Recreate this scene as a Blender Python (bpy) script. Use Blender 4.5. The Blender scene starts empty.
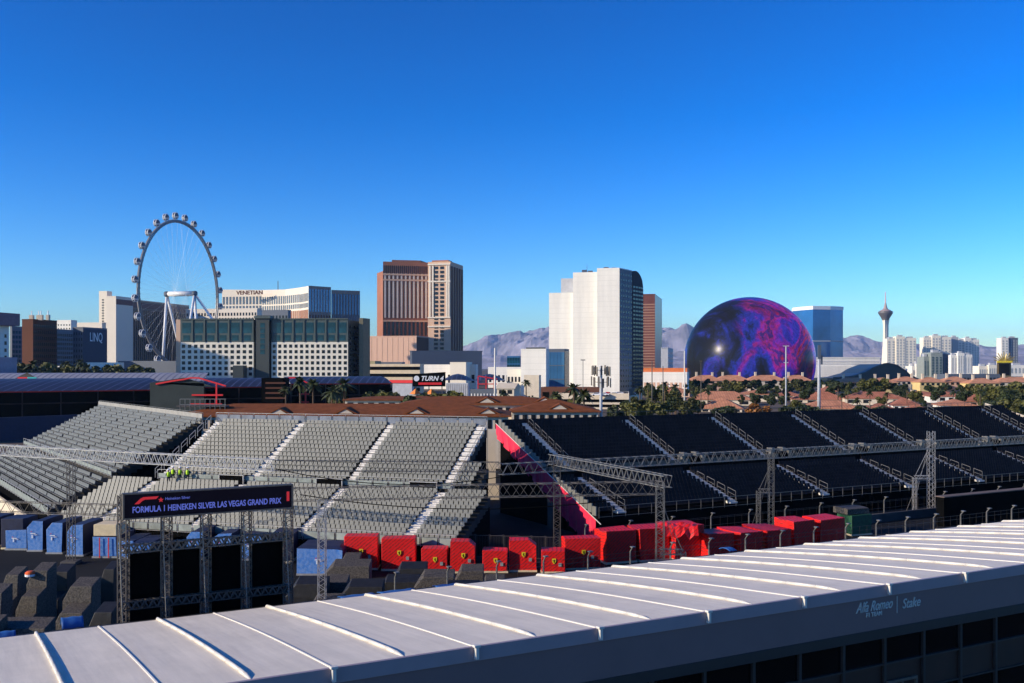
import bpy, math, random
from mathutils import Matrix, Vector, noise
random.seed(7)
R=math.radians
SC=bpy.context.scene
COL=SC.collection
# ------------------------------------------------------------------ camera
F=995.0; Y0=367.0; CX=512.0; H=18.0
cam=bpy.data.cameras.new('camera'); co=bpy.data.objects.new('camera',cam); COL.objects.link(co); SC.camera=co
co.location=(0,0,H); co.rotation_euler=(R(90),0,0)
cam.sensor_width=36; cam.lens=F*36/1024; cam.shift_y=(Y0-341.5)/1024; cam.clip_start=.5; cam.clip_end=80000
SC.render.resolution_x=1024; SC.render.resolution_y=683
# ------------------------------------------------------------------ light
SUN_EL=19.0; SX,SY=-.887,-.329
W=bpy.data.worlds.new('World'); SC.world=W; W.use_nodes=True
nt=W.node_tree; bg=nt.nodes['Background']
sky=nt.nodes.new('ShaderNodeTexSky'); sky.sky_type='NISHITA'; sky.sun_disc=False
sky.sun_elevation=R(SUN_EL); sky.sun_rotation=math.atan2(SX,SY)
sky.altitude=600; sky.air_density=1.0; sky.dust_density=.35; sky.ozone_density=3.0
hs=nt.nodes.new('ShaderNodeHueSaturation'); hs.inputs['Saturation'].default_value=1.22; hs.inputs['Value'].default_value=1.0
gm=nt.nodes.new('ShaderNodeGamma'); gm.inputs['Gamma'].default_value=1.58
nt.links.new(sky.outputs[0],gm.inputs[0]); nt.links.new(gm.outputs[0],hs.inputs['Color'])
tint=nt.nodes.new('ShaderNodeVectorMath'); tint.operation='MULTIPLY'; tint.inputs[1].default_value=(.70,.90,1.20)
nt.links.new(hs.outputs[0],tint.inputs[0]); nt.links.new(tint.outputs[0],bg.inputs['Color'])
bg.inputs['Strength'].default_value=.0600
sl=bpy.data.lights.new('sun','SUN'); sl.energy=5.0; sl.angle=R(.5); sl.color=(1,.86,.66)
so=bpy.data.objects.new('sun',sl); COL.objects.link(so)
ce=math.cos(R(SUN_EL)); n_=math.hypot(SX,SY)
sd=Vector((SX/n_*ce,SY/n_*ce,math.sin(R(SUN_EL))))
so.rotation_euler=sd.to_track_quat('Z','Y').to_euler(); so.location=(0,0,200)
vs=SC.view_settings; vs.view_transform='Standard'; vs.look='None'; vs.exposure=0.19; vs.gamma=1; vs.use_curve_mapping=False
# ------------------------------------------------------------------ helpers
def XP(px,Y): return (px-CX)/F*Y
def ZP(py,Y): return H+(Y0-py)/F*Y
def PT(px,Y,z=0): return Vector((XP(px,Y),Y,z))
def mat(name,col,rough=.7,metal=0,var=.15,scale=.5,emit=None,es=0,bump=0,bscale=8,alpha=1,spec=None,stripe=None,coord='Object'):
    m=bpy.data.materials.new(name); m.use_nodes=True; t=m.node_tree; b=t.nodes['Principled BSDF']
    b.inputs['Roughness'].default_value=rough; b.inputs['Metallic'].default_value=metal
    if spec is None and rough>=.75: spec=.15
    if spec is not None: b.inputs['Specular IOR Level'].default_value=spec
    tc=t.nodes.new('ShaderNodeTexCoord')
    c=(*col,1)
    nz=t.nodes.new('ShaderNodeTexNoise'); nz.inputs['Scale'].default_value=scale; nz.inputs['Detail'].default_value=5; nz.inputs['Roughness'].default_value=.65
    t.links.new(tc.outputs[coord],nz.inputs['Vector'])
    mr=t.nodes.new('ShaderNodeMapRange'); mr.inputs['From Min'].default_value=.3; mr.inputs['From Max'].default_value=.7
    mr.inputs['To Min'].default_value=1-var; mr.inputs['To Max'].default_value=1+var
    t.links.new(nz.outputs['Fac'],mr.inputs['Value'])
    vm=t.nodes.new('ShaderNodeVectorMath'); vm.operation='SCALE'; vm.inputs[0].default_value=col
    t.links.new(mr.outputs[0],vm.inputs['Scale'])
    out=vm.outputs[0]
    if stripe:   # (axis, period, width fraction, colour)
        ax,per,wf,sc=stripe
        sp=t.nodes.new('ShaderNodeSeparateXYZ'); t.links.new(tc.outputs['Object'],sp.inputs[0])
        d=t.nodes.new('ShaderNodeMath'); d.operation='DIVIDE'; d.inputs[1].default_value=per; t.links.new(sp.outputs[ax],d.inputs[0])
        fr=t.nodes.new('ShaderNodeMath'); fr.operation='FRACT'; t.links.new(d.outputs[0],fr.inputs[0])
        lt=t.nodes.new('ShaderNodeMath'); lt.operation='LESS_THAN'; lt.inputs[1].default_value=wf; t.links.new(fr.outputs[0],lt.inputs[0])
        mx=t.nodes.new('ShaderNodeMix'); mx.data_type='RGBA'; t.links.new(lt.outputs[0],mx.inputs['Factor'])
        t.links.new(out,mx.inputs[6]); mx.inputs[7].default_value=(*sc,1); out=mx.outputs[2]
    t.links.new(out,b.inputs['Base Color'])
    if emit: b.inputs['Emission Color'].default_value=(*emit,1); b.inputs['Emission Strength'].default_value=es
    if bump:
        n2=t.nodes.new('ShaderNodeTexNoise'); n2.inputs['Scale'].default_value=bscale; n2.inputs['Detail'].default_value=4
        t.links.new(tc.outputs[coord],n2.inputs['Vector'])
        bp=t.nodes.new('ShaderNodeBump'); bp.inputs['Strength'].default_value=bump; bp.inputs['Distance'].default_value=.05
        t.links.new(n2.outputs['Fac'],bp.inputs['Height']); t.links.new(bp.outputs[0],b.inputs['Normal'])
    if alpha<1: b.inputs['Alpha'].default_value=alpha
    return m
PM={}
def tag(o,label=None,cat=None,group=None,kind=None):
    if label: o['label']=label
    if cat: o['category']=cat
    if group: o['group']=group
    if kind: o['kind']=kind
    return o
def thing(name,label,cat,loc=(0,0,0),rz=0,group=None,kind=None):
    o=bpy.data.objects.new(name,None); COL.objects.link(o); o.location=loc; o.rotation_euler=(0,0,rz); o.empty_display_size=.3
    PM[o.name]=Matrix.Translation(Vector(loc))@Matrix.Rotation(rz,4,'Z')
    return tag(o,label,cat,group,kind)
class MB:
    def __init__(s): s.v=[];s.f=[];s.mi=[]
    def add(s,vs,fs,mi=0):
        b=len(s.v); s.v+= [tuple(v) for v in vs]; s.f+=[tuple(i+b for i in f) for f in fs]; s.mi+=[mi]*len(fs); return s
    def box(s,c,d,rz=0,mi=0,M=None):
        hx,hy,hz=d[0]/2,d[1]/2,d[2]/2
        vs=[Vector((x,y,z)) for x in(-hx,hx) for y in(-hy,hy) for z in(-hz,hz)]
        if M is None: M=Matrix.Rotation(rz,3,'Z')
        vs=[M@v+Vector(c) for v in vs]
        return s.add(vs,[(0,1,3,2),(4,6,7,5),(0,4,5,1),(2,3,7,6),(0,2,6,4),(1,5,7,3)],mi)
    def prism(s,poly,z0,z1,mi=0):
        n=len(poly); a=sum(poly[i][0]*poly[(i+1)%n][1]-poly[(i+1)%n][0]*poly[i][1] for i in range(n))
        if a<0: poly=poly[::-1]
        z1s=z1 if isinstance(z1,(list,tuple)) else [z1]*n
        vs=[(p[0],p[1],z0) for p in poly]+[(p[0],p[1],z) for p,z in zip(poly,z1s)]
        fs=[tuple(range(n))[::-1],tuple(range(n,2*n))]+[(i,(i+1)%n,n+(i+1)%n,n+i) for i in range(n)]
        return s.add(vs,fs,mi)
    def tube(s,a,b,r,n=4,r2=None,mi=0,cap=True):
        a=Vector(a);b=Vector(b); d=b-a
        if d.length<1e-6: return s
        q=d.to_track_quat('Z','Y'); r2=r if r2 is None else r2
        vs=[];
        for k,(p,rr) in enumerate(((a,r),(b,r2))):
            for i in range(n):
                t=2*math.pi*i/n+math.pi/4; vs.append(p+q@Vector((rr*math.cos(t),rr*math.sin(t),0)))
        fs=[(i,(i+1)%n,n+(i+1)%n,n+i) for i in range(n)]
        if cap: fs+=[tuple(range(n))[::-1],tuple(range(n,2*n))]
        return s.add(vs,fs,mi)
    def path(s,pts,r,n=6,mi=0):
        for i in range(len(pts)-1): s.tube(pts[i],pts[i+1],r if not isinstance(r,(list,tuple)) else r[i],n,mi=mi,r2=None if not isinstance(r,(list,tuple)) else r[i+1])
        return s
    def lathe(s,c,prof,n=24,mi=0):
        vs=[];fs=[]
        for r,z in prof:
            for i in range(n):
                t=2*math.pi*i/n; vs.append((c[0]+r*math.cos(t),c[1]+r*math.sin(t),c[2]+z))
        m=len(prof)
        for j in range(m-1):
            for i in range(n): fs.append((j*n+i,j*n+(i+1)%n,(j+1)*n+(i+1)%n,(j+1)*n+i))
        fs+=[tuple(range(n))[::-1],tuple(range((m-1)*n,m*n))]
        return s.add(vs,fs,mi)
    def build(s,name,m,parent=None,world=True,smooth=False,bevel=0,label=None,kind=None):
        me=bpy.data.meshes.new(name); v=s.v
        if parent is not None and world and parent.name in PM:
            Mi=PM[parent.name].inverted(); v=[tuple(Mi@Vector(p)) for p in v]
        me.from_pydata(v,[],s.f)
        ms=m if isinstance(m,(list,tuple)) else [m]
        for x in ms: me.materials.append(x)
        if len(ms)>1: me.polygons.foreach_set('material_index',s.mi)
        if smooth: me.polygons.foreach_set('use_smooth',[True]*len(me.polygons))
        me.update()
        o=bpy.data.objects.new(name,me); COL.objects.link(o)
        if parent is not None:
            o.parent=parent
            if parent.name in PM: PM[o.name]=PM[parent.name]
        else: PM[o.name]=Matrix.Identity(4)
        if bevel:
            b=o.modifiers.new('bevel','BEVEL'); b.width=bevel; b.segments=2; b.limit_method='ANGLE'
        if label: o['label']=label
        if kind: o['kind']=kind
        return o
def struct(name,mb,m,**k):
    o=mb.build(name,m,**k); o['kind']='structure'; return o
def copy_tree(o,parent=None):
    c=o.copy(); COL.objects.link(c); c.parent=parent
    for ch in list(CH.get(o.name,[])) : copy_tree(ch,c)
    return c
CH={}
def reg(root):
    for o in COL.objects:
        if o.parent is not None and (o.parent==root or o.parent.name in CH): CH.setdefault(o.parent.name,[]); 
    def rec(r):
        cs=[o for o in COL.objects if o.parent==r]
        if cs: CH[r.name]=cs
        for c in cs: rec(c)
    rec(root)
_u=['','first','second','third','fourth','fifth','sixth','seventh','eighth','ninth','tenth','eleventh','twelfth','thirteenth','fourteenth','fifteenth','sixteenth','seventeenth','eighteenth','nineteenth']
ORD=_u[1:]
for _t,_o in (('twenty','twentieth'),('thirty','thirtieth'),('forty','fortieth'),('fifty','fiftieth')): ORD=ORD+[_o]+[_t+'-'+x for x in _u[1:10]]
def text(body,size,m,parent,origin,ux,up=Vector((0,0,1)),name='lettering',shear=0,ext=.01,width=None,bold=0,label=None,align='LEFT'):
    cu=bpy.data.curves.new(name,'FONT'); cu.body=body; cu.size=size; cu.extrude=ext; cu.shear=shear; cu.offset=bold; cu.align_x=align
    t=bpy.data.objects.new('tmp',cu); COL.objects.link(t)
    bpy.context.view_layer.update()
    me=bpy.data.meshes.new_from_object(t.evaluated_get(bpy.context.evaluated_depsgraph_get()))
    bpy.data.objects.remove(t)
    xs=[v.co.x for v in me.vertices]; w=max(xs)-min(xs); sx=(width/w) if width else 1
    ux=Vector(ux).normalized(); up=Vector(up).normalized(); nn=ux.cross(up)
    Mi=PM[parent.name].inverted() if parent.name in PM else Matrix.Identity(4)
    for v in me.vertices:
        v.co=Mi@(Vector(origin)+ux*v.co.x*sx+up*v.co.y+nn*v.co.z)
    me.materials.clear(); me.materials.append(m); me.name=name
    o=bpy.data.objects.new(name,me); COL.objects.link(o); o.parent=parent
    if parent.name in PM: PM[o.name]=PM[parent.name]
    if label: o['label']=label
    return o
# building frame: aligned with the street grid
U=Vector((.973,-.232,0)); V=Vector((.232,.973,0))
def hit(A,d,px):
    tx=(px-CX)/F; t=(tx*A.y-A.x)/(d.x-tx*d.y); return A+d*t
def foot(pa,Y,pb,pc=None,depth=None,u=U,v=V):
    A=PT(pa,Y); B=hit(A,u,pb); C=hit(B,v,pc) if pc is not None else B+v*depth
    return A,B,C,A+C-B
def panels(parent,A,B,z0,z1,cols,rows,wf,hf,m,name='window',out=.1,cap=100,skip=None,th=.3):
    A=Vector((A[0],A[1],0));B=Vector((B[0],B[1],0)); d=B-A; L=d.length; u=d/L; nn=Vector((u.y,-u.x,0)); ang=math.atan2(u.y,u.x)
    cw=L/cols; ch=(z1-z0)/rows; w=cw*wf; h=ch*hf
    sp=[(A+u*(cw*(i+.5))+nn*(out-th/2)+Vector((0,0,z0+ch*(j+.5)))) for j in range(rows-1,-1,-1) for i in range(cols) if not(skip and skip(i,j))]
    base=PM[parent.name]; rest=MB(); me=None
    for k,p in enumerate(sp):
        if k<cap:
            if me is None:
                o=MB().box((0,0,0),(w,th,h),rz=ang).build(name,m,parent,world=False); me=o.data
            else:
                o=bpy.data.objects.new(name,me); COL.objects.link(o); o.parent=parent
            o.location=base.inverted()@p
        else: rest.box(p,(w,th,h),rz=ang)
    if rest.v: rest.build(name,m,parent,kind='stuff')
# ------------------------------------------------------------------ materials
M={}
M['asphalt']=mat('asphalt',(.013,.0125,.012),.85,var=.35,scale=.15,bump=.3)
M['ground']=mat('ground',(.13,.10,.075),.95,var=.35,scale=.02)
M['white']=mat('white_membrane',(.81,.715,.57),.6,var=.07,scale=.35,bump=.4,bscale=.9)
def streaks(m,scl,lo):
    t=m.node_tree; b=t.nodes['Principled BSDF']; src=b.inputs['Base Color'].links[0].from_socket
    tc=t.nodes.new('ShaderNodeTexCoord'); mp=t.nodes.new('ShaderNodeMapping'); mp.inputs['Scale'].default_value=scl; t.links.new(tc.outputs['Object'],mp.inputs['Vector'])
    n=t.nodes.new('ShaderNodeTexNoise'); n.inputs['Scale'].default_value=1; n.inputs['Detail'].default_value=6; n.inputs['Roughness'].default_value=.7; t.links.new(mp.outputs[0],n.inputs['Vector'])
    mr=t.nodes.new('ShaderNodeMapRange'); mr.inputs['From Min'].default_value=.35; mr.inputs['From Max'].default_value=.62; mr.inputs['To Min'].default_value=lo; mr.inputs['To Max'].default_value=1.03; t.links.new(n.outputs['Fac'],mr.inputs['Value'])
    v=t.nodes.new('ShaderNodeVectorMath'); v.operation='SCALE'; t.links.new(src,v.inputs[0]); t.links.new(mr.outputs[0],v.inputs['Scale']); t.links.new(v.outputs[0],b.inputs['Base Color'])
streaks(M['white'],(3.2,.14,1),.90)
M['rib']=mat('white_rib',(.66,.62,.54),.45,var=.03,scale=2)
M['fascia']=mat('fascia_panel',(.20,.125,.12),.5,var=.06,scale=.4)
M['eave']=mat('eave_panel',(.33,.26,.27),.45,var=.06,scale=.6)
M['glass_dark']=mat('dark_glass',(.004,.004,.004),.08,var=.2,spec=.25)
M['interior']=mat('brown_panel',(.035,.010,.005),.6,var=.3)
M['mullion']=mat('mullion',(.03,.024,.024),.5)
M['roofgrey']=mat('grey_render',(.42,.43,.45),.7)
M['black']=mat('black_cloth',(.004,.004,.004),.95,var=.3,spec=.02)
M['seat']=mat('seat_plastic',(.165,.165,.145),.5,var=.12,scale=.7)
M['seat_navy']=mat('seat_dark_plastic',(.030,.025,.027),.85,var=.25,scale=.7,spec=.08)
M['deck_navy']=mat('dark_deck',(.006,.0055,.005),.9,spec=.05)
M['deck']=mat('deck_board',(.045,.042,.036),.8,var=.3,scale=1)
M['step']=mat('aisle_step',(.66,.62,.56),.5,var=.2,scale=3)
M['alu']=mat('aluminium',(.47,.45,.43),.35,metal=.4,var=.15,scale=3)
M['alu_dark']=mat('dull_steel',(.13,.11,.09),.5,metal=.3,var=.25,scale=3)
M['alu_mid']=mat('grey_aluminium',(.20,.19,.17),.4,metal=.3,var=.2,scale=3)
M['backgrey']=mat('grey_panel',(.30,.29,.26),.7,var=.2,scale=.8)
M['railpane']=mat('rail_pane',(.27,.30,.27),.4,var=.3,scale=.8)
M['backpane']=mat('back_pane',(.16,.18,.22),.5,var=.4,scale=.5)
M['pink']=mat('magenta_cloth',(.85,.014,.06),.65,var=.25,scale=.6,bump=.4,bscale=1.5)
M['concrete']=mat('concrete',(.10,.09,.08),.9,var=.25,scale=.4,bump=.2)
def crate_mat(name,c1,c2,ang,scale,amt):
    m=bpy.data.materials.new(name); m.use_nodes=True; t=m.node_tree; b=t.nodes['Principled BSDF']; b.inputs['Roughness'].default_value=.45
    tc=t.nodes.new('ShaderNodeTexCoord'); mp=t.nodes.new('ShaderNodeMapping'); mp.inputs['Rotation'].default_value=(0,R(ang),0)
    t.links.new(tc.outputs['Object'],mp.inputs['Vector'])
    w=t.nodes.new('ShaderNodeTexWave'); w.inputs['Scale'].default_value=scale; w.inputs['Distortion'].default_value=1.4; w.inputs['Detail'].default_value=2; w.bands_direction='Z'
    t.links.new(mp.outputs[0],w.inputs['Vector'])
    n=t.nodes.new('ShaderNodeTexNoise'); n.inputs['Scale'].default_value=3.5; n.inputs['Detail'].default_value=4; t.links.new(tc.outputs['Object'],n.inputs['Vector'])
    mu=t.nodes.new('ShaderNodeMath'); mu.operation='MULTIPLY'; t.links.new(w.outputs['Fac'],mu.inputs[0]); t.links.new(n.outputs['Fac'],mu.inputs[1])
    mr=t.nodes.new('ShaderNodeMapRange'); mr.inputs['From Min'].default_value=.32; mr.inputs['From Max'].default_value=.5; mr.inputs['To Max'].default_value=amt; t.links.new(mu.outputs[0],mr.inputs['Value'])
    mx=t.nodes.new('ShaderNodeMix'); mx.data_type='RGBA'; t.links.new(mr.outputs[0],mx.inputs['Factor']); mx.inputs[6].default_value=(*c1,1); mx.inputs[7].default_value=(*c2,1)
    t.links.new(mx.outputs[2],b.inputs['Base Color'])
    bp=t.nodes.new('ShaderNodeBump'); bp.inputs['Strength'].default_value=.5; bp.inputs['Distance'].default_value=.06; t.links.new(n.outputs['Fac'],bp.inputs['Height']); t.links.new(bp.outputs[0],b.inputs['Normal'])
    return m
M['red']=crate_mat('red_tarp',(.78,.010,.008),(.22,.02,.012),40,1.3,.8)
M['blue']=crate_mat('blue_tarp',(.05,.20,.55),(.36,.46,.66),25,4.5,.8)
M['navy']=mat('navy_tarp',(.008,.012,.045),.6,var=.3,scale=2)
M['greytarp']=mat('grey_tarp',(.070,.058,.045),.7,var=.95,scale=9,bump=.6,bscale=9)
M['darktarp']=mat('dark_tarp',(.012,.011,.010),.6,var=.6,scale=3,bump=.5,bscale=3)
M['wood']=mat('pale_wood',(.75,.60,.36),.7,var=.12,scale=2)
M['yellow']=mat('yellow_paint',(.8,.6,.02),.5)
M['whitep']=mat('white_paint',(.8,.8,.8),.5,var=.05)
M['redp']=mat('red_paint',(.75,.02,.02),.5,var=.1); M['redd']=mat('deep_red_paint',(.65,.02,.01),.5,var=.1)
M['green']=mat('green_tarp',(.012,.075,.03),.6,var=.4,scale=3)
M['bluetarp']=mat('bright_blue_sheet',(.02,.10,.32),.5,var=.2,scale=2)
M['brownroof']=mat('brown_shingle',(.20,.062,.020),.9,var=.3,scale=.8)
M['terra']=mat('terracotta_tile',(.52,.23,.13),.85,var=.28,scale=.35,stripe=(0,1.1,.12,(.28,.11,.07)))
M['terra2']=mat('clay_tile',(.44,.17,.10),.85,var=.28,scale=.35,stripe=(0,1.1,.12,(.22,.08,.05)))
M['terra3']=mat('orange_tile',(.56,.26,.15),.85,var=.25,scale=.35)
M['stucco']=mat('cream_stucco',(.66,.56,.42),.9,var=.1,scale=.4)
M['stucco_y']=mat('yellow_stucco',(.68,.50,.22),.9,var=.1,scale=.4)
M['peach']=mat('peach_stucco',(.66,.42,.29),.9,var=.1,scale=.4)
M['whitewall']=mat('white_render',(.82,.78,.69),.85,var=.05,scale=.05,stripe=(2,3.3,.06,(.72,.685,.60)))
M['cream']=mat('cream_render',(.74,.66,.54),.85,var=.05,scale=.03)
streaks(M['whitewall'],(.25,.25,.02),.93)
M['ivory']=mat('ivory_render',(.82,.75,.61),.85,var=.05,scale=.03)
M['brown']=mat('brown_render',(.13,.055,.035),.85,var=.15,scale=.03)
M['tan']=mat('tan_render',(.62,.42,.29),.85,var=.08,scale=.03)
M['orange']=mat('copper_panel',(.33,.125,.06),.7,var=.15,scale=.03)
M['bronze']=mat('bronze_glass',(.20,.05,.025),.3,metal=.3,var=.15,scale=.05)
M['darkwin']=mat('window_glass',(.012,.014,.018),.2,spec=.3,var=.3,scale=.1)
M['tealwin']=mat('teal_glass',(.008,.05,.075),.12,var=.9,spec=.25,scale=.08)
M['darkside']=mat('dark_side_shade',(.035,.042,.055),.7,spec=.1)  # for the white tower's east wing: its shade put into the colour
M['slatewin']=mat('slate_glass',(.10,.14,.18),.25,var=.2,scale=.05,spec=.3)
M['greenframe']=mat('green_cladding',(.06,.085,.078),.6,var=.1)
M['darkgreen']=mat('dark_cladding',(.035,.045,.042),.6,var=.15,scale=.03)
M['bluewin']=mat('blue_glass',(.05,.16,.32),.12,metal=.2,var=.3,scale=.03)
M['deepblue']=mat('deep_blue_glass',(.015,.12,.34),.10,metal=.3,var=.35,scale=.012)
M['slate']=mat('slate_cladding',(.09,.11,.145),.6,var=.1,scale=.03)
M['solar']=mat('solar_panel',(.022,.022,.034),.45,var=.25,scale=.5,stripe=(0,2.4,.12,(.11,.12,.2)))
M['metalroof']=mat('metal_roof',(.33,.32,.34),.5,var=.15,scale=.2,stripe=(0,2.0,.3,(.16,.16,.2)))
M['darkfloor']=mat('dark_brown_panel',(.05,.03,.025),.8,var=.4,scale=.3)
M['greenwall']=mat('green_grey_wall',(.045,.055,.05),.8,var=.15,scale=.2)
M['palewin']=mat('pale_glass',(.36,.38,.38),.3,var=.2,scale=.05)
M['trunk']=mat('bark',(.11,.075,.05),.9,var=.3,scale=3)
M['leaf']=mat('olive_leaves',(.062,.064,.010),.7,var=.5,scale=.6)
M['leaf2']=mat('dark_leaves',(.028,.042,.008),.7,var=.5,scale=.6)
M['leaf3']=mat('bright_leaves',(.085,.085,.012),.7,var=.5,scale=.6)
M['leafo']=mat('orange_leaves',(.26,.10,.015),.7,var=.4,scale=.6)
M['palm']=mat('palm_leaves',(.04,.05,.012),.6,var=.4,scale=1)
M['mount']=mat('desert_rock',(.31,.28,.32),.95,var=.45,scale=.003,bump=0)
M['skin']=mat('skin',(.40,.22,.15),.6); M['hivis']=mat('hivis_vest',(.55,.85,.02),.6,var=.1); M['cloth']=mat('dark_clothes',(.03,.03,.04),.8); M['helmet']=mat('white_helmet',(.8,.8,.8),.4)
M['ledtext']=mat('led_text',(.1,.1,.3),.5,emit=(.06,.08,.32),es=1.0)
M['ledred']=mat('led_red',(.3,.01,.01),.5,emit=(.32,.01,.015),es=1.0)
M['carw']=mat('white_car_paint',(.75,.75,.77),.3); M['card']=mat('dark_car_paint',(.03,.03,.04),.3); M['carr']=mat('red_car_paint',(.4,.02,.02),.3)
# ------------------------------------------------------------------ ground, mountains
g=MB().add([(-30000,-3000,0),(30000,-3000,0),(30000,30000,0),(-30000,30000,0)],[(0,1,2,3)]); struct('ground',g,M['ground'])
g=MB().add([(-220,-40,.02),(260,-40,.02),(260,190,.02),(-220,210,.02)],[(0,1,2,3)]); struct('asphalt_yard',g,M['asphalt'])
def ridge(name,prof,Yb,depth,seed,base=362):
    nx,ny=520,40; vs=[];fs=[]
    pxs=[p for p,_ in prof]
    def env(px):
        for (a,ya),(b,yb) in zip(prof,prof[1:]):
            if a<=px<=b: return ya+(yb-ya)*(px-a)/(b-a)
        return prof[0][1] if px<pxs[0] else prof[-1][1]
    for j in range(ny):
        fy=j/(ny-1)
        for i in range(nx):
            px=pxs[0]+(pxs[-1]-pxs[0])*i/(nx-1); Y=Yb+depth*fy
            X=XP(px,Yb+depth*.75)
            top=ZP(env(px)+1.5+2.2*noise.fractal(Vector((px/26+seed,seed,0)),.8,2.2,5),Yb+depth*.75)
            e=math.sin(min(1,fy/.75)*math.pi/2)**1.1 if fy<.75 else math.cos((fy-.75)/.25*math.pi/2)
            nzv=noise.fractal(Vector((X/1500+seed,Y/1500,seed)),.9,2.1,6)
            rn=1-abs(noise.fractal(Vector((X/900+seed,Y/1400,seed*2)),.9,2.1,5))*1.6
            z=top*e*(.80+.20*rn)+nzv*top*.45*math.sin(math.pi*min(1,fy/.75))*(1 if fy<.75 else 0)+nzv*top*.05*e
            vs.append((X,Y,max(-5,z) if 0<j<ny-1 else -5))
    for j in range(ny-1):
        for i in range(nx-1):
            a=j*nx+i; fs.append((a,a+1,a+nx+1,a+nx))
    return struct(name,MB().add(vs,fs),M['mount'],smooth=False)
ridge('mountain_range',[(-300,366),(250,366),(380,352),(430,348),(460,343),(480,338),(505,335),(535,329),(548,328),(570,331),(610,334),(640,329),(652,325),(668,324),(690,327),(740,333),(800,338),(845,336),(858,334),(880,336),(905,341),(940,344),(975,345),(990,347),(1005,341),(1040,340),(1100,344),(1300,350)],13000,3500,3.3)
ridge('foothills',[(-300,366),(380,360),(440,355),(500,352),(560,354),(620,352),(700,350),(800,354),(860,350),(900,352),(960,354),(1024,351),(1300,358)],9500,2200,7.7)
# haze
hz=MB().box((0,8300,349),(30000,19000,702)).build('haze',None); hz.data.materials.clear()
hm=bpy.data.materials.new('haze'); hm.use_nodes=True; t=hm.node_tree; t.nodes.remove(t.nodes['Principled BSDF'])
pv=t.nodes.new('ShaderNodeVolumePrincipled'); pv.inputs['Color'].default_value=(.46,.68,1,1); pv.inputs['Density'].default_value=3.2e-5; pv.inputs['Anisotropy'].default_value=.1
t.links.new(pv.outputs[0],t.nodes['Material Output'].inputs['Volume']); hz.data.materials.append(hm); hz['kind']='stuff'
# ------------------------------------------------------------------ the white tent building in front
TH=R(28.6); TU=Vector((math.cos(TH),math.sin(TH),0)); TN=Vector((-math.sin(TH),math.cos(TH),0))
E0=Vector((-5.63,31.25,0)); ZE=H-9.47; ZB=H-11.5; TW=17.35; BAY=5.0
n0,n1=-4,17
def T(n,d,z): return E0+TU*(n*BAY)+TN*d+Vector((0,0,z))
def zroof(d): # gently arched membrane
    if d<0: return ZE
    k=d/TW; return ZE+(ZB-ZE)*k+.10*math.sin(math.pi*k)
tent=thing('tent_building','long white pavilion with ribbed membrane roof and blue-grey fascia in the foreground','pavilion',tuple(T(6,0,0)),TH)
nd=14
for b in range(n0,n1):
    pass
mb=MB(); vs=[];fs=[]; ni=(n1-n0)*8
for i in range(ni+1):
    nn=n0+i/8
    for j in range(nd+1):
        d=TW*j/nd; sag=-.035*math.sin(math.pi*((nn*2)%1))*math.sin(math.pi*j/nd)
        p=T(nn,d,zroof(d)+sag); vs.append(p)
for i in range(ni):
    for j in range(nd):
        a=i*(nd+1)+j; fs.append((a,a+nd+1,a+nd+2,a+1))
mb.add(vs,fs); o=mb.build('roof',M['white'],tent,smooth=True)
# back wall, end walls, front
mb=MB(); mb.add([T(n0,TW,0),T(n1,TW,0),T(n1,TW,ZB-.02),T(n0,TW,ZB-.02)],[(0,1,2,3)]); mb.build('back_wall',M['fascia'],tent)
for k in range(n0,n1):   # ribs
    pts=[T(k,d,zroof(d)+.0) for d in [TW*q/10 for q in range(11)]]
    MB().path(pts,.045,6).build('seam_cover',M['rib'],tent)
    rr=.07
    ds=[.15,.9,1.7]+[TW*q/10 for q in range(2,11)]
    pts=[T(k+.5,d,zroof(d)+(-.06 if d<.2 else .02 if d<1 else .05)) for d in ds]+[T(k+.5,TW+.12,zroof(TW)-.05)]
    MB().path(pts,[.06,.08]+[rr]*(len(pts)-2),8).build('roof_rib',M['rib'],tent,smooth=True)
    # eave clamp
    MB().box(T(k,-.10,ZE-.16),(.13,.16,.46),rz=TH).box(T(k,-.10,ZE+.06),(.24,.2,.09),rz=TH).build('eave_clamp',M['rib'],tent,bevel=.02)
    a,b=T(k,0,0),T(k+1,0,0)
    def slab(name,m,d0,d1,z0,z1,a=k,b=k+1,g=0.0):
        return MB().prism([tuple(T(a,d0,0)[:2]),tuple(T(b,d0,0)[:2]),tuple(T(b,d1,0)[:2]),tuple(T(a,d1,0)[:2])],z0,z1).build(name,m,tent)
    slab('eave_band',M['eave'],-.04,.1,ZE-.46,ZE+.02)
    slab('fascia_panel',M['fascia'],.03,.15,ZE-1.86,ZE-.463)
    slab('soffit',M['mullion'],-.02,.18,ZE-2.28,ZE-1.863)
    for hf in (0,.5):
        a2=k+hf+.015; b2=k+hf+.485
        q=lambda d:[tuple(T(a2,d,0)[:2]),tuple(T(b2,d,0)[:2]),tuple(T(b2,d+.03,0)[:2]),tuple(T(a2,d+.03,0)[:2])]
        MB().prism(q(.25),ZE-3.45,ZE-2.28).build('window_pane',M['glass_dark'],tent)
        MB().prism(q(.25),ZE-4.8,ZE-3.52).build('lower_panel',M['interior'],tent)
        MB().prism(q(.25),0.0,ZE-4.87).build('window_pane',M['glass_dark'],tent)
        c=T(k+hf,.2,(ZE-2.28)/2)
        MB().box(c,(.14,.16,ZE-2.28),rz=TH).build('mullion',M['mullion'],tent)
        for zt_ in(ZE-3.52,ZE-4.87): MB().prism([tuple(T(a2,.14,0)[:2]),tuple(T(b2,.14,0)[:2]),tuple(T(b2,.28,0)[:2]),tuple(T(a2,.28,0)[:2])],zt_,zt_+.07).build('transom',M['mullion'],tent)
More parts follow.
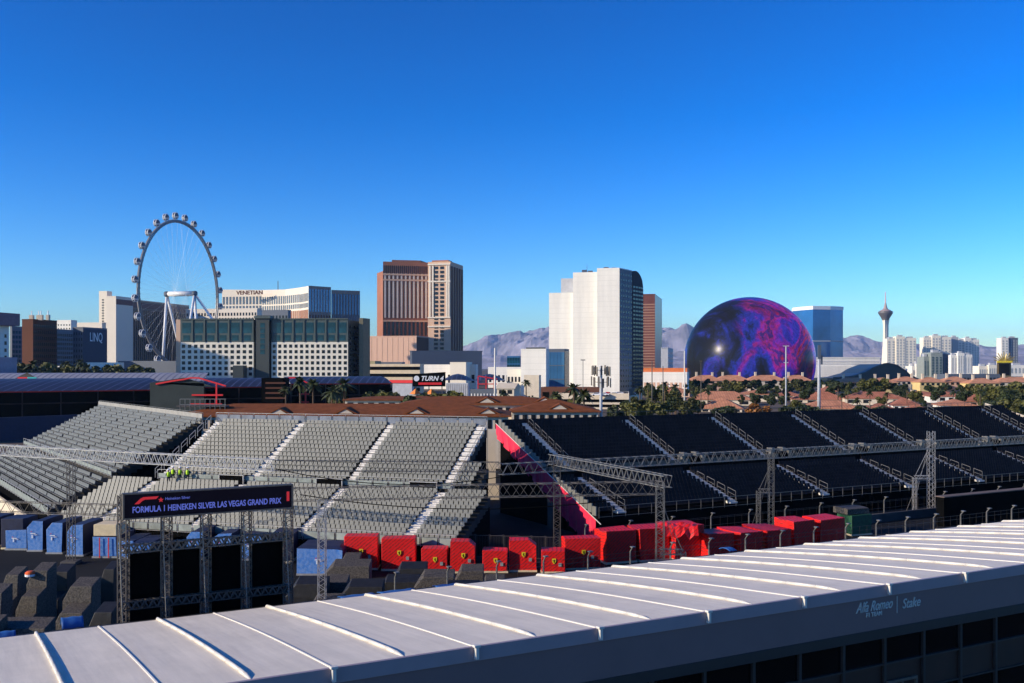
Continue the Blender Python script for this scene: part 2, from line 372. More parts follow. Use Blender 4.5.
# door frame under the lettering
dr=MB()
for s_ in (5.02,5.2,5.38): dr.box(T(s_,.08,2.2),(.09,.1,4.0),rz=TH)
dr.box(T(5.2,.08,4.25),(1.9,.1,.12),rz=TH).build('door_frame',M['alu_dark'],tent)
# fascia lettering
def onf(px,py): # point on the fascia plane
    tx=(px-CX)/F; nv=Vector((TN.x,TN.y)); p0=E0+TN*(.02); Yv=(TN.x*p0.x+TN.y*p0.y)/(TN.x*tx+TN.y); return Vector((tx*Yv,Yv,ZP(py,Yv)))
M['letter']=mat('letter_metal',(.55,.54,.48),.5)
text('Alfa Romeo',.62,M['letter'],tent,onf(856,613.5),TU,shear=.45,width=2.25,ext=.02,bold=.004)
text('F1 TEAM',.26,M['letter'],tent,onf(866,617.5),TU,width=.95,ext=.02,bold=.006)
MB().box(onf(897,604.5),(.03,.03,.75),rz=TH).build('divider_bar',M['letter'],tent)
text('Stake',.6,M['letter'],tent,onf(902,608.5),TU,shear=.3,width=1.15,ext=.02,bold=.004)
# ------------------------------------------------------------------ grandstands
def frame(th):
    u=Vector((math.cos(th),math.sin(th),0)); n=Vector((-math.sin(th),math.cos(th),0)); return u,n
def stand(name,label,thdeg,pb,zb,lo,up_,sl,sr,aisles,seatm,back,rise=.32,tread=.8,nlo=11,nup=14,aw=1.1,gap=1.2,stp=.3,hi_ext=(0,0),rise_up=None,rail='alu',lo_ext=(0,0),edge_aisle=()):
    th=R(thdeg); u,n=frame(th)
    pc=pb; sc=(sl(pb)+sr(pb))/2
    rise_up=rise_up or rise
    root=thing(name,label,'grandstand',tuple(u*sc+n*pb),th)
    W3=lambda s,p,z:u*s+n*p+Vector((0,0,z))
    rows=[]
    for i in range(nlo): rows.append((pb+i*tread,zb+i*rise,0,i))
    pu=pb+nlo*tread+gap; zu=zb+nlo*rise+stp
    for i in range(nup): rows.append((pu+i*tread,zu+i*rise_up,1,i))
    deck=MB(); seats=[]; stepd={}; 
    for (p,z,tier,i) in rows:
        a,b=sl(p),sr(p)
        if tier==0: a-=lo_ext[0]; b+=lo_ext[1]
        elif i<hi_ext[1]: b+=hi_ext[0]
        deck.prism([tuple(W3(a,p,0)[:2]),tuple(W3(b,p,0)[:2]),tuple(W3(b,p+tread,0)[:2]),tuple(W3(a,p+tread,0)[:2])],max(0,z-.9),z)
        k=int((b-a-.3)/.52)
        for q in range(k):
            s=a+.3+q*.52
            sk=False
            for ac in aisles:
                av=ac(p) if callable(ac) else ac
                if abs(s-av)<aw/2+.02: sk=True
            if not sk: seats.append((s,p+.42,z,tier))
        for ac in aisles:
            av=ac(p) if callable(ac) else ac
            if a-.6<av<b+.6 and aw>.7:
                st_=stepd.setdefault((aisles.index(ac),tier),MB()); st_.box(W3(av,p+.2,z+.09),(aw,.40,.18),rz=th); st_.box(W3(av,p+.6,z+.17),(aw,.4,.34),rz=th)
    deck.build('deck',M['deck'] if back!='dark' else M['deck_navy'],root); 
    for st_ in stepd.values(): st_.build('aisle_stairs',M['step'],root)
    # platform between tiers
    pm=pb+nlo*tread; zm=zb+nlo*rise-.15
    a,b=sl(pm),sr(pm)
    MB().prism([tuple(W3(a,pm,0)[:2]),tuple(W3(b,pm,0)[:2]),tuple(W3(b,pm+gap,0)[:2]),tuple(W3(a,pm+gap,0)[:2])],zm-.3,zm).build('walkway',M['deck'],root)
    # seats
    def seat_geo(mb,s,p,z):
        b=len(mb.v); hw=.225
        pts=[(-hw,-.18,.42),(hw,-.18,.42),(hw,.10,.40),(-hw,.10,.40),(-hw*.85,.19,.78),(hw*.85,.19,.78),(-hw*.85,.24,.77),(hw*.85,.24,.77),(-hw,.16,.34),(hw,.16,.34),(-hw,-.17,.34),(hw,-.17,.34)]
        mb.add([W3(s+x,p+y,z+zz) for x,y,zz in pts],[(0,1,2,3),(3,2,5,4),(4,5,7,6),(6,7,9,8),(10,11,1,0),(8,9,11,10),(0,3,8,10),(1,11,9,2),(3,4,6,8),(2,9,7,5)])
    near=sorted(range(len(seats)),key=lambda i:(W3(seats[i][0],seats[i][1],0)).length)
    vis=[i for i in near if abs(W3(seats[i][0],seats[i][1],0).x/W3(seats[i][0],seats[i][1],0).y)<.51][:100]; vset=set(vis)
    pm_=MB(); seat_geo(pm_,0,0,0)
    # shared single seat mesh
    me=None
    for i in vis:
        s,p,z,_=seats[i]
        if me is None:
            mb=MB(); b0=MB()
            hw=.225; pts=[(-hw,-.18,.42),(hw,-.18,.42),(hw,.10,.40),(-hw,.10,.40),(-hw*.85,.19,.78),(hw*.85,.19,.78),(-hw*.85,.24,.77),(hw*.85,.24,.77),(-hw,.16,.34),(hw,.16,.34),(-hw,-.17,.34),(hw,-.17,.34)]
            mb.add(pts,[(0,1,2,3),(3,2,5,4),(4,5,7,6),(6,7,9,8),(10,11,1,0),(8,9,11,10),(0,3,8,10),(1,11,9,2),(3,4,6,8),(2,9,7,5)])
            o=mb.build('seat',seatm,root,world=False); me=o.data
        else:
            o=bpy.data.objects.new('seat',me); COL.objects.link(o); o.parent=root
        o.location=PM[root.name].inverted()@W3(s,p,z)
    rest=MB()
    for i,(s,p,z,_) in enumerate(seats):
        if i not in vset: seat_geo(rest,s,p,z)
    rest.build('seat',seatm,root,kind='stuff')
    # rails: front rail, mid rail
    def railing(p,z,a,b,h,name,pm_,post=1.7,pane=M['railpane'],ph=.7):
        fr=MB(); fr.tube(W3(a,p,z+h),W3(b,p,z+h),.035); fr.tube(W3(a,p,z+.12),W3(b,p,z+.12),.03)
        k=max(1,int((b-a)/post))
        for q in range(k+1): fr.tube(W3(a+(b-a)*q/k,p,z),W3(a+(b-a)*q/k,p,z+h),.035)
        r=fr.build(name,pm_,root)
        if pane:
            pn=MB()
            for q in range(k):
                s0=a+(b-a)*q/k+.12; s1=a+(b-a)*(q+1)/k-.12
                pn.prism([tuple(W3(s0,p-.012,0)[:2]),tuple(W3(s1,p-.012,0)[:2]),tuple(W3(s1,p+.012,0)[:2]),tuple(W3(s0,p+.012,0)[:2])],z+.2,z+ph+.15)
            pn.build('rail_panels',pane,r)
    ra=M[rail]
    railing(pu-.12,zu-.1,sl(pu),sr(pu),1.05,'mid_rail',ra,pane=M['railpane'] if back!='dark' else M['alu_dark'],ph=.5)
    railing(pb-.25,zb-.3,sl(pb)-lo_ext[0],sr(pb)+lo_ext[1],1.15,'front_rail',ra,pane=M['railpane'] if back!='dark' else None)
    pt=pu+nup*tread; zt=zu+nup*rise_up
    if back=='panel': railing(pt+.05,zt-.1,sl(pt),sr(pt),1.15,'back_rail',ra,pane=M['backpane'],ph=.8)
    elif back=='solid':
        MB().prism([tuple(W3(sl(pt),pt,0)[:2]),tuple(W3(sr(pt),pt,0)[:2]),tuple(W3(sr(pt),pt+.08,0)[:2]),tuple(W3(sl(pt),pt+.08,0)[:2])],zt-.6,zt+1.0).build('back_panel',M['backgrey'],root); railing(pt+.15,zt,sl(pt),sr(pt),1.15,'back_rail',M['alu_mid'],pane=None)
    else:
        railing(pt+.05,zt-.1,sl(pt),sr(pt),1.15,'back_rail',M['alu_dark'],pane=None)
        MB().prism([tuple(W3(sl(pt),pt,0)[:2]),tuple(W3(sr(pt),pt,0)[:2]),tuple(W3(sr(pt),pt+.04,0)[:2]),tuple(W3(sl(pt),pt+.04,0)[:2])],zt-.6,zt+.5).build('back_panel',seatm,root)
    # skirt: black cloth below the seating, front, back and sides
    sk=MB(); a,b=sl(pb)-lo_ext[0],sr(pb)+lo_ext[1]
    sk.prism([tuple(W3(a,pb-.05,0)[:2]),tuple(W3(b,pb-.05,0)[:2]),tuple(W3(b,pb,0)[:2]),tuple(W3(a,pb,0)[:2])],0,zb-.05)
    for fn,e in((sl,-1),(sr,1)):
        for (p,z,tier,i) in rows:
            if tier==0 : s0=fn(p)+e*lo_ext[0 if e<0 else 1]; s1=fn(p+tread)+e*lo_ext[0 if e<0 else 1]
            else:
                s0=fn(p);s1=fn(p+tread)
                if e>0 and i<hi_ext[1]: s0+=hi_ext[0]; s1+=hi_ext[0]
            s0-=e*.06;s1-=e*.06
            sk.add([W3(s0,p,0),W3(s1,p+tread,0),W3(s1,p+tread,z-.1),W3(s0,p,z-.1)],[(0,1,2,3)])
    sk.build('skirt',M['black'],root)
    # scaffolding at the back
    sf=MB(); k=int((sr(pt)-sl(pt))/2.5)
    for q in range(k+1):
        s=sl(pt)+(sr(pt)-sl(pt))*q/k; sf.tube(W3(s,pt+.2,0),W3(s,pt+.2,zt),.03)
        if q<k:
            s2=sl(pt)+(sr(pt)-sl(pt))*(q+1)/k
            for zz in(2.5,5,7.5): sf.tube(W3(s,pt+.2,zz),W3(s2,pt+.2,zz),.025)
            sf.tube(W3(s,pt+.2,0),W3(s2,pt+.2,5),.02)
    sf.build('scaffold',M['alu_dark'],root)
    return root,W3,dict(pu=pu,zu=zu,pt=pt,zt=zt,pb=pb,zb=zb,pm=pm,zm=zm)
def aisle_rail(root,W3,s,p0,z0,p1,z1,m,off=.6,h=1.0,loops=1.6):
    k=max(1,int(abs(p1-p0)/loops)); mb=MB()
    for q in range(k):
        a=q/k;b=(q+.72)/k
        A=W3(s+off,p0+(p1-p0)*a,z0+(z1-z0)*a); B=W3(s+off,p0+(p1-p0)*b,z0+(z1-z0)*b)
        mb.tube(A,A+Vector((0,0,h)),.035); mb.tube(B,B+Vector((0,0,h)),.035); mb.tube(A+Vector((0,0,h)),B+Vector((0,0,h)),.035); mb.tube(A+Vector((0,0,h*.5)),B+Vector((0,0,h*.5)),.025)
    return mb.build('aisle_rail',m,root)
def vomitory(root,W3,s,G,m,low=False):
    """doorway box cut into the walkway beside an aisle"""
    if low:
        p=G['pu']-.1; z=G['zm']; mb=MB()
        for q in(0,3.0): mb.box(W3(s+q,p-.3,z+.45),(.10,.2,1.3),rz=root.rotation_euler[2])
        mb.box(W3(s+1.5,p-.3,z+1.1),(3.1,.2,.08),rz=root.rotation_euler[2])
        v=mb.build('doorway_frame',m,root)
        MB().box(W3(s+1.5,p+.1,z+.45),(2.9,.9,1.25),rz=root.rotation_euler[2]).build('doorway_opening',M['black'],v); return
    p=G['pu']-.1; z=G['zu']
    mb=MB()
    for q in(0,.7,2.6,3.2): mb.box(W3(s+q,p+.8+(.5 if q in(.7,2.6) else 0),z+.45+(.35 if q in(.7,2.6) else 0)),(.5,1.0,.95),rz=root.rotation_euler[2])
    z=G['zm']
    v=mb.build('doorway_wall',m,root)
    MB().box(W3(s+1.6,p+.6,z+.9),(1.6,1.4,1.3),rz=root.rotation_euler[2]).build('doorway_opening',M['black'],v)
# middle stand
cM=[-52.6,-41.0]
stM,WM,GM=stand('grandstand','grey-seated temporary grandstand facing the camera between the other two','x',0,0,0,0,None,None,None,None,None) if False else (None,None,None)
def s_of(th,p,px):
    u,n=frame(R(th)); tx=(px-CX)/F; Yv=p/(n.x*tx+n.y); return u.x*tx*Yv+u.y*Yv
mth=-17.0; mpb=84.2
mt=106.4
aM=[s_of(mth,mt,303),s_of(mth,mt,394)]; eL=s_of(mth,mt,219); eR=s_of(mth,mt,485)
stM,WM,GM=stand('grandstand','sunlit grandstand with rows of grey seats facing the camera, white aisles between blocks',mth,mpb,2.0,0,0,lambda p:eL-.3,lambda p:eR+.3,[eL+.4,aM[0],aM[1],eR-.3],M['seat'],'panel',lo_ext=(5.0,4.5),hi_ext=(2.6,5),nlo=12,rise=.275,rise_up=.41)
for s in(aM[0],aM[1]):
    aisle_rail(stM,WM,s,GM['pb']+.5,GM['zb']+.3,GM['pm']-1,GM['zm']-.6,M['alu'],off=.7)
    vomitory(stM,WM,s-3.7,GM,M['alu'],True)
vomitory(stM,WM,eR-4.2,GM,M['alu'],True)
aisle_rail(stM,WM,eL,GM['pu'],GM['zu'],GM['pt'],GM['zt'],M['alu'],off=-.7)
aisle_rail(stM,WM,eR,GM['pu'],GM['zu'],GM['pt'],GM['zt'],M['alu'],off=.5)
# right block on the lower right of the middle stand (an extra wedge of seats reaching into the gap)
# left stand
lth=-55.0; lpb=20.45
slL=lambda p:-178-.726*(p-26.5); srL=lambda p:-114.7-.749*(p-20.45)
aL=[ (lambda k:(lambda p: srL(p)-k))(k) for k in (14.5,29.5,44.5)]
stL,WL,GL=stand('grandstand','sunlit grandstand with grey seats angled away at the far left',lth,lpb,2.5,0,0,slL,srL,[-183+7.3*k for k in range(10)],M['seat'],'solid',nlo=8,nup=17,aw=.5,stp=.35)
# right stand
rth=29.2; rpb=86.4; rpt=108.4
aR=[s_of(rth,rpt,x) for x in(519.5,621,706.6,787,854,919,976)]
rL=s_of(rth,rpt,499); rR=s_of(rth,rpt,1001)
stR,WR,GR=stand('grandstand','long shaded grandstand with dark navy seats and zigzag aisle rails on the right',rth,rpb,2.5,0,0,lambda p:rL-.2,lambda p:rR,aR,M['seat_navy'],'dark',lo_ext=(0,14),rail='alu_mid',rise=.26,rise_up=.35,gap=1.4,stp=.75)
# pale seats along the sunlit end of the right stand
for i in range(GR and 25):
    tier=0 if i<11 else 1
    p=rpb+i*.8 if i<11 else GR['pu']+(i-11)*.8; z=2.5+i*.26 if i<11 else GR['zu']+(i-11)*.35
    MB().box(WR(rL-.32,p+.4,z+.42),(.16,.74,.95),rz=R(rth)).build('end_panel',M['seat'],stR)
for s in aR:
    aisle_rail(stR,WR,s,GR['pb']+.5,GR['zb']+.3,GR['pm']-1,GR['zm']-.6,M['alu_mid'],off=.7)
    aisle_rail(stR,WR,s,GR['pu']+1.5,GR['zu']+.6,GR['pt'],GR['zt'],M['alu_mid'],off=.7)
    if s!=aR[0]: vomitory(stR,WR,s+1.2,GR,M['alu_mid'])
# magenta cloth below the end of the right stand, jagged lower hem
pk=MB(); N=40
for i in range(N):
    a=i/N;b=(i+1)/N
    for (q0,q1) in((a,b),):
        pa=rpb+(rpt-rpb)*q0; pb_=rpb+(rpt-rpb)*q1
        za=2.0+9.0*q0; zb2=2.0+9.0*q1
        la=max(0.02,za-(3.4-2.2*q0)-(.35 if i%3 else .0)); lb=max(0.02,zb2-(3.4-2.2*q1)-(.35 if i%3 else .0))
        sw=.12*math.sin(i*1.9); sw2=.12*math.sin((i+1)*1.9)
        pk.add([WR(rL-.45+sw,pa,la),WR(rL-.45+sw2,pb_,lb),WR(rL-.42,pb_,zb2),WR(rL-.42,pa,za)],[(0,1,2,3)])
banner=thing('banner','magenta cloth hung along the sloping end of the right grandstand','banner',tuple(WR(rL-.45,rpb,0)))
o=pk.build('cloth',M['pink'],banner); sm=o.modifiers.new('solid','SOLIDIFY'); sm.thickness=.03
MB().tube(WR(rL-.46,rpb-1,1.7),WR(rL-.46,rpt,11.05),.05).build('top_cable',M['rib'],banner)
# ------------------------------------------------------------------ truss work and towers
def lattice(mb,A,B,w,h,seg,up=Vector((0,0,1)),rc=.035,rd=.022,chords=None):
    A=Vector(A);B=Vector(B); d=(B-A).normalized(); side=d.cross(up).normalized(); 
    uu=side.cross(d).normalized()
    cs=[side*(w/2*i)+uu*(h/2*j) for i,j in((-1,-1),(1,-1),(1,1),(-1,1))]
    if chords is not None:
        for c in cs: chords.append((A+c,B+c,rc))
    else:
        for c in cs: mb.tube(A+c,B+c,rc)
    L=(B-A).length; k=max(1,int(round(L/seg)))
    for q in range(k):
        p=A+(B-A)*(q/k); p2=A+(B-A)*((q+1)/k); pm=(p+p2)/2
        for i in range(4):
            c,c2=cs[i],cs[(i+1)%4]
            mb.tube(p+c,pm+c2,rd,cap=False); mb.tube(pm+c2,p2+c,rd,cap=False)
def truss(label,A,B,m,w=.8,h=.9,seg=1.0,group=None,rc=.04,rd=.025):
    r=thing('lighting_truss',label,'truss',tuple(Vector((Vector(A).x,Vector(A).y,Vector(A).z))),0,group)
    ch=[];mb=MB(); lattice(mb,A,B,w,h,seg,chords=ch,rc=rc,rd=rd)
    for a,b,rr in ch: MB().tube(a,b,rr).build('chord',m,r)
    mb.build('lacing',m,r); return r
def ltower(label,px,Yv,ztop,m,w=.55,group=None,extra=None):
    b=PT(px,Yv,0); r=thing('truss_tower',label,'truss tower',tuple(b),0,group)
    ch=[];mb=MB(); lattice(mb,b,b+Vector((0,0,ztop)),w,w,.7,up=Vector((0,1,0)),chords=ch,rc=.035,rd=.02)
    for a,c,rr in ch: MB().tube(a,c,rr).build('leg',m,r)
    mb.build('lacing',m,r)
    MB().box(b+Vector((0,0,.15)),(1.4,1.4,.3)).build('ballast_base',M['concrete'],r)
    if extra:
        e=MB(); dx,h2=extra; b2=b+Vector((dx,0,0)); lattice(e,b2,b2+Vector((0,0,h2)),.4,.4,.6,up=Vector((0,1,0)),rc=.03,rd=.02); lattice(e,b2+Vector((0,0,h2)),b+Vector((0,0,h2)),.4,.4,.6,rc=.03,rd=.02)
        e.tube(b2+Vector((0,0,h2)),b+Vector((0,0,ztop*.85)),.03); e.build('side_frame',m,r)
        MB().tube(b2+Vector((dx*.6,0,0)),b+Vector((0,0,ztop*.8)),.02).tube(b2+Vector((dx*.2,0,0)),b+Vector((0,0,ztop*.95)),.02).build('guy_cable',m,r)
    return r
truss('low dark truss spanning above the blue crates at the far left',PT(-20,88,5.7),PT(125,84,5.9),M['alu_dark'],h=.9,seg=1.2,rc=.035,rd=.022)
A=PT(-30,98,10.0);B=PT(275,87,9.4); truss('bright aluminium truss crossing in front of the left grandstand',A,B,M['alu'],h=.95,seg=.8,rc=.05,rd=.03)
truss('thin dull truss continuing in front of the middle grandstand seats',B,PT(500,92,8.75),M['alu_dark'],h=.9,seg=1.0,rc=.03,rd=.018)
un,nn2=frame(R(rth)); q=lambda s,z:un*s+nn2*79+Vector((0,0,z))
truss('long grey truss running along the front of the right grandstand',q(s_of(rth,79,500),8.75),q(s_of(rth,79,1100),8.75),M['alu_mid'],h=.95,seg=1.1,rc=.035,rd=.022)
truss('dark triangulated truss low in front of the middle grandstand',PT(291,71,8.9),PT(664,71,9.4),M['alu_dark'],h=.9,seg=1.2,rc=.03,rd=.02)
truss('bright aluminium truss angled over the track towards the far stand',PT(552,93,9.4),PT(668,77,9.1),M['alu_mid'],h=.9,seg=.8,rc=.04,rd=.025)
gt='lattice towers carrying the trusses'
ltower('lattice tower at the far left carrying the bright truss',71,91,9.4,M['alu_dark'],group=gt)
ltower('bright lattice tower beside the black advertising screen',322,69,8.8,M['alu'],group=gt,w=.5)
ltower('lattice tower next to the lower end of the magenta banner',557,92,9.2,M['alu_dark'],group=gt,w=.6)
ltower('lattice tower with side frame behind the tent amid red crates',660,77.5,9.0,M['alu_mid'],group=gt,extra=(1.8,3.6),w=.6)
ltower('lattice tower with side frame in front of the navy seats, mid right',771,111,8.4,M['alu_mid'],group=gt,extra=(-1.4,4.2))
ltower('tallest lattice tower with side frame near the black wall',931,121,10.2,M['alu'],group=gt,extra=(-2.0,4.6),w=.7)
for lab,a_,b_,sag in (('thin black cable sagging from the bright truss towards the magenta banner',PT(276,86,9.2),PT(556,92,9.0),1.6),('thin black cable sagging across the lower seats of the middle grandstand',PT(300,78,8.0),PT(660,77.5,8.2),1.2)):
    cb_=thing('cable',lab,'cable',tuple(a_)); pp=[a_+(b_-a_)*(k/16)-Vector((0,0,sag*4*(k/16)*(1-k/16))) for k in range(17)]; MB().path(pp,.04,5).build('strand',M['black'],cb_)
# ------------------------------------------------------------------ fences
def catch_fence(label,s0,s1,step,p,z,m,th=rth,arm=.32,mesh=True):
    u,n=frame(R(th)); r=thing('catch_fence',label,'fence',tuple(u*s0+n*p))
    k=int((s1-s0)/step)
    for q_ in range(k+1):
        b=u*(s0+step*q_)+n*p
        MB().tube(b,b+Vector((0,0,z-.4)),.07,6).tube(b+Vector((0,0,z-.4)),b+n*(-arm)+Vector((0,0,z)),.06,6).box(b+n*(-arm)+Vector((0,0,z)),(.3,.35,.08),rz=R(th)).build('post',m,r)
    a=u*s0+n*p;b=u*(s0+step*k)+n*p; w=MB()
    for zz in (1.2,z*.55,z*.8,z-.45): w.tube(a+Vector((0,0,zz)),b+Vector((0,0,zz)),.014)
    if mesh:
        kk=int((s1-s0)/1.0)
        for q_ in range(kk):
            x=a+(b-a)*(q_/kk); w.tube(x+Vector((0,0,1)),x+Vector((0,0,z-.4)),.006)
    w.build('cables',M['alu_dark'],r)
    bl=MB().prism([tuple((a-n*.3)[:2]),tuple((b-n*.3)[:2]),tuple((b+n*.2)[:2]),tuple((a+n*.2)[:2])],0,1.0).build('concrete_base',M['concrete'],r)
    return r
catch_fence('steel debris fence with tilted post tops just behind the white tent',s_of(rth,63.3,395),s_of(rth,63.3,1080),3.95,63.3,4.0,M['alu_mid'])
catch_fence('far debris fence between the red crates and the right grandstand',s_of(rth,80,585),s_of(rth,80,1100),5.2,80,2.9,M['alu_mid'])
# low fencing in front of the dark gap
gf=thing('barrier_fence','grey crowd barrier panels standing before the dark gap between stands','fence',tuple(PT(520,92)))
for i in range(9):
    x0=PT(462+i*14,93-i*.2); x1=PT(462+i*14+13,93-i*.2); f=MB()
    for zz in(.3,2.3): f.tube(x0+Vector((0,0,zz)),x1+Vector((0,0,zz)),.03)
    for k in range(2): xx=x0+(x1-x0)*k; f.tube(xx,xx+Vector((0,0,2.4)),.035)
    for k in range(1,8): xx=x0+(x1-x0)*k/8; f.tube(xx+Vector((0,0,.3)),xx+Vector((0,0,2.3)),.010)
    f.build('panel',M['alu_dark'],gf)
# pale wall slip seen in the gap and black wall on the right
wl=thing('boundary_wall','cream wall glimpsed between the middle and right grandstands','wall',tuple(PT(492,135)))
MB().box(PT(492,135,5.6)+Vector((0,0,0)),(1.0,.3,7.0)).box(PT(492,135,1.1),(2,.3,2.2)).build('wall_panel',M['stucco'],wl)
bw=thing('black_wall','long black draped wall on the far right below the navy seats','wall',tuple(PT(960,98)))
a=s_of(rth,74,944); b=s_of(rth,74,1120)
pW=lambda s,p,z:un*s+nn2*p+Vector((0,0,z))
MB().prism([tuple(pW(a,74,0)[:2]),tuple(pW(b,74,0)[:2]),tuple(pW(b,75,0)[:2]),tuple(pW(a,75,0)[:2])],0,3.3).build('drape',M['black'],bw)
MB().prism([tuple(pW(a-.05,73.9,0)[:2]),tuple(pW(b,73.9,0)[:2]),tuple(pW(b,75.1,0)[:2]),tuple(pW(a-.05,75.1,0)[:2])],3.3,3.4).build('coping',mat('brown_board',(.16,.12,.10),.8),bw)
# cream skirt wall under the left stand and white low wall
cw=thing('boundary_wall','cream low wall under the front of the left grandstand','wall',tuple(WL(slL(lpb)+10,lpb,0)))
uL,nL=frame(R(lth))
MB().prism([tuple(WL(-190,lpb-1.6,0)[:2]),tuple(WL(-118,lpb-1.6,0)[:2]),tuple(WL(-118,lpb-1.3,0)[:2]),tuple(WL(-190,lpb-1.3,0)[:2])],0,1.7).build('wall_panel',M['stucco'],cw)
# ------------------------------------------------------------------ LED advertising gantry
lp=52.0; TUr,TNr=frame(TH)
def LG(s,p,z): return TUr*s+TNr*p+Vector((0,0,z))
def s_t(p,px):
    tx=(px-CX)/F; Yv=p/(TNr.x*tx+TNr.y); return TUr.x*tx*Yv+TUr.y*Yv
sA=s_t(lp,123.5); sB=s_t(lp,292); ztop=11.75
gan=thing('advertising_gantry','black scaffold gantry with a lit race title board left of centre','gantry',tuple(LG((sA+sB)/2,lp,0)),TH)
def gb(name,m,s0,s1,p0,p1,z0,z1,par=None): return MB().prism([tuple(LG(s0,p0,0)[:2]),tuple(LG(s1,p0,0)[:2]),tuple(LG(s1,p1,0)[:2]),tuple(LG(s0,p1,0)[:2])],z0,z1).build(name,m,par or gan)
bd=gb('title_board',mat('led_face',(.004,.004,.005),.9,emit=(.004,.003,.009),es=.5,spec=.1),sA,sB,lp,lp+.3,ztop-1.22,ztop)
fr=MB()
for z_ in(ztop,ztop-1.22): fr.box(LG((sA+sB)/2,lp+.14,z_),(sB-sA+.1,.4,.07),rz=TH)
for s_ in(sA,sB): fr.box(LG(s_,lp+.14,ztop-.61),(.07,.4,1.28),rz=TH)
fr.build('board_frame',M['alu_dark'],bd)
Lw=sB-sA
text('FORMULA 1 HEINEKEN SILVER LAS VEGAS GRAND PRIX',.42,M['ledtext'],bd,LG(sA+.4,lp-.02,ztop-.94),TUr,width=Lw-1.0,bold=.008)
text('Heineken Silver',.2,M['ledtext'],bd,LG(sA+1.95,lp-.02,ztop-.40),TUr,width=1.2)
# red racing mark: a slanted swoosh, and a star
mk=MB(); x0=sA+.5
sw=[(0,0),(.28,.26),(.42,.33),(1.15,.33),(1.02,.2),(.5,.2),(.38,.15),(.22,0)]
mk.add([LG(x0+x,lp-.03,ztop-.52+y) for x,y in sw],[tuple(range(8))])
st=[]; 
for i in range(10):
    rr=.14 if i%2==0 else .06; an=math.pi/2+i*math.pi/5; st.append(LG(x0+1.25+rr*math.cos(an),lp-.03,ztop-.38+rr*math.sin(an)))
mk.add(st,[tuple(range(10))]); mk.build('red_emblem',M['ledred'],bd)
mk=MB().box(LG(sB-.22,lp-.015,ztop-.6),(.14,.01,.5),rz=TH).build('red_edge_mark',M['ledred'],bd)
for px in(125,168.5,208,249,291):
    s_=s_t(lp,px)
    c=MB(); lattice(c,LG(s_,lp+.55,0),LG(s_,lp+.55,ztop-.1),.42,.42,.45,up=Vector((0,1,0)),rc=.038,rd=.024); c.build('column',M['alu_dark'],gan)
    c=MB().tube(LG(s_+.02,lp-.5,0),LG(s_-.25,lp+.2,ztop-1.5),.032,6); c.build('stay_pole',M['alu_mid'],gan)
for z_ in(9.0,6.2):
    c=MB(); lattice(c,LG(sA,lp+.35,z_),LG(sB,lp+.35,z_),.35,.38,.4,rc=.035,rd=.05); c.build('cross_beam',M['alu_dark'],gan)
pxs=[125,168.5,208,249,291]
for i in range(4):
    a=s_t(lp,pxs[i])+.25;b=s_t(lp,pxs[i+1])-.25
    gb('black_screen',M['black'],a,b,lp+.7,lp+.9,3.0,8.65)
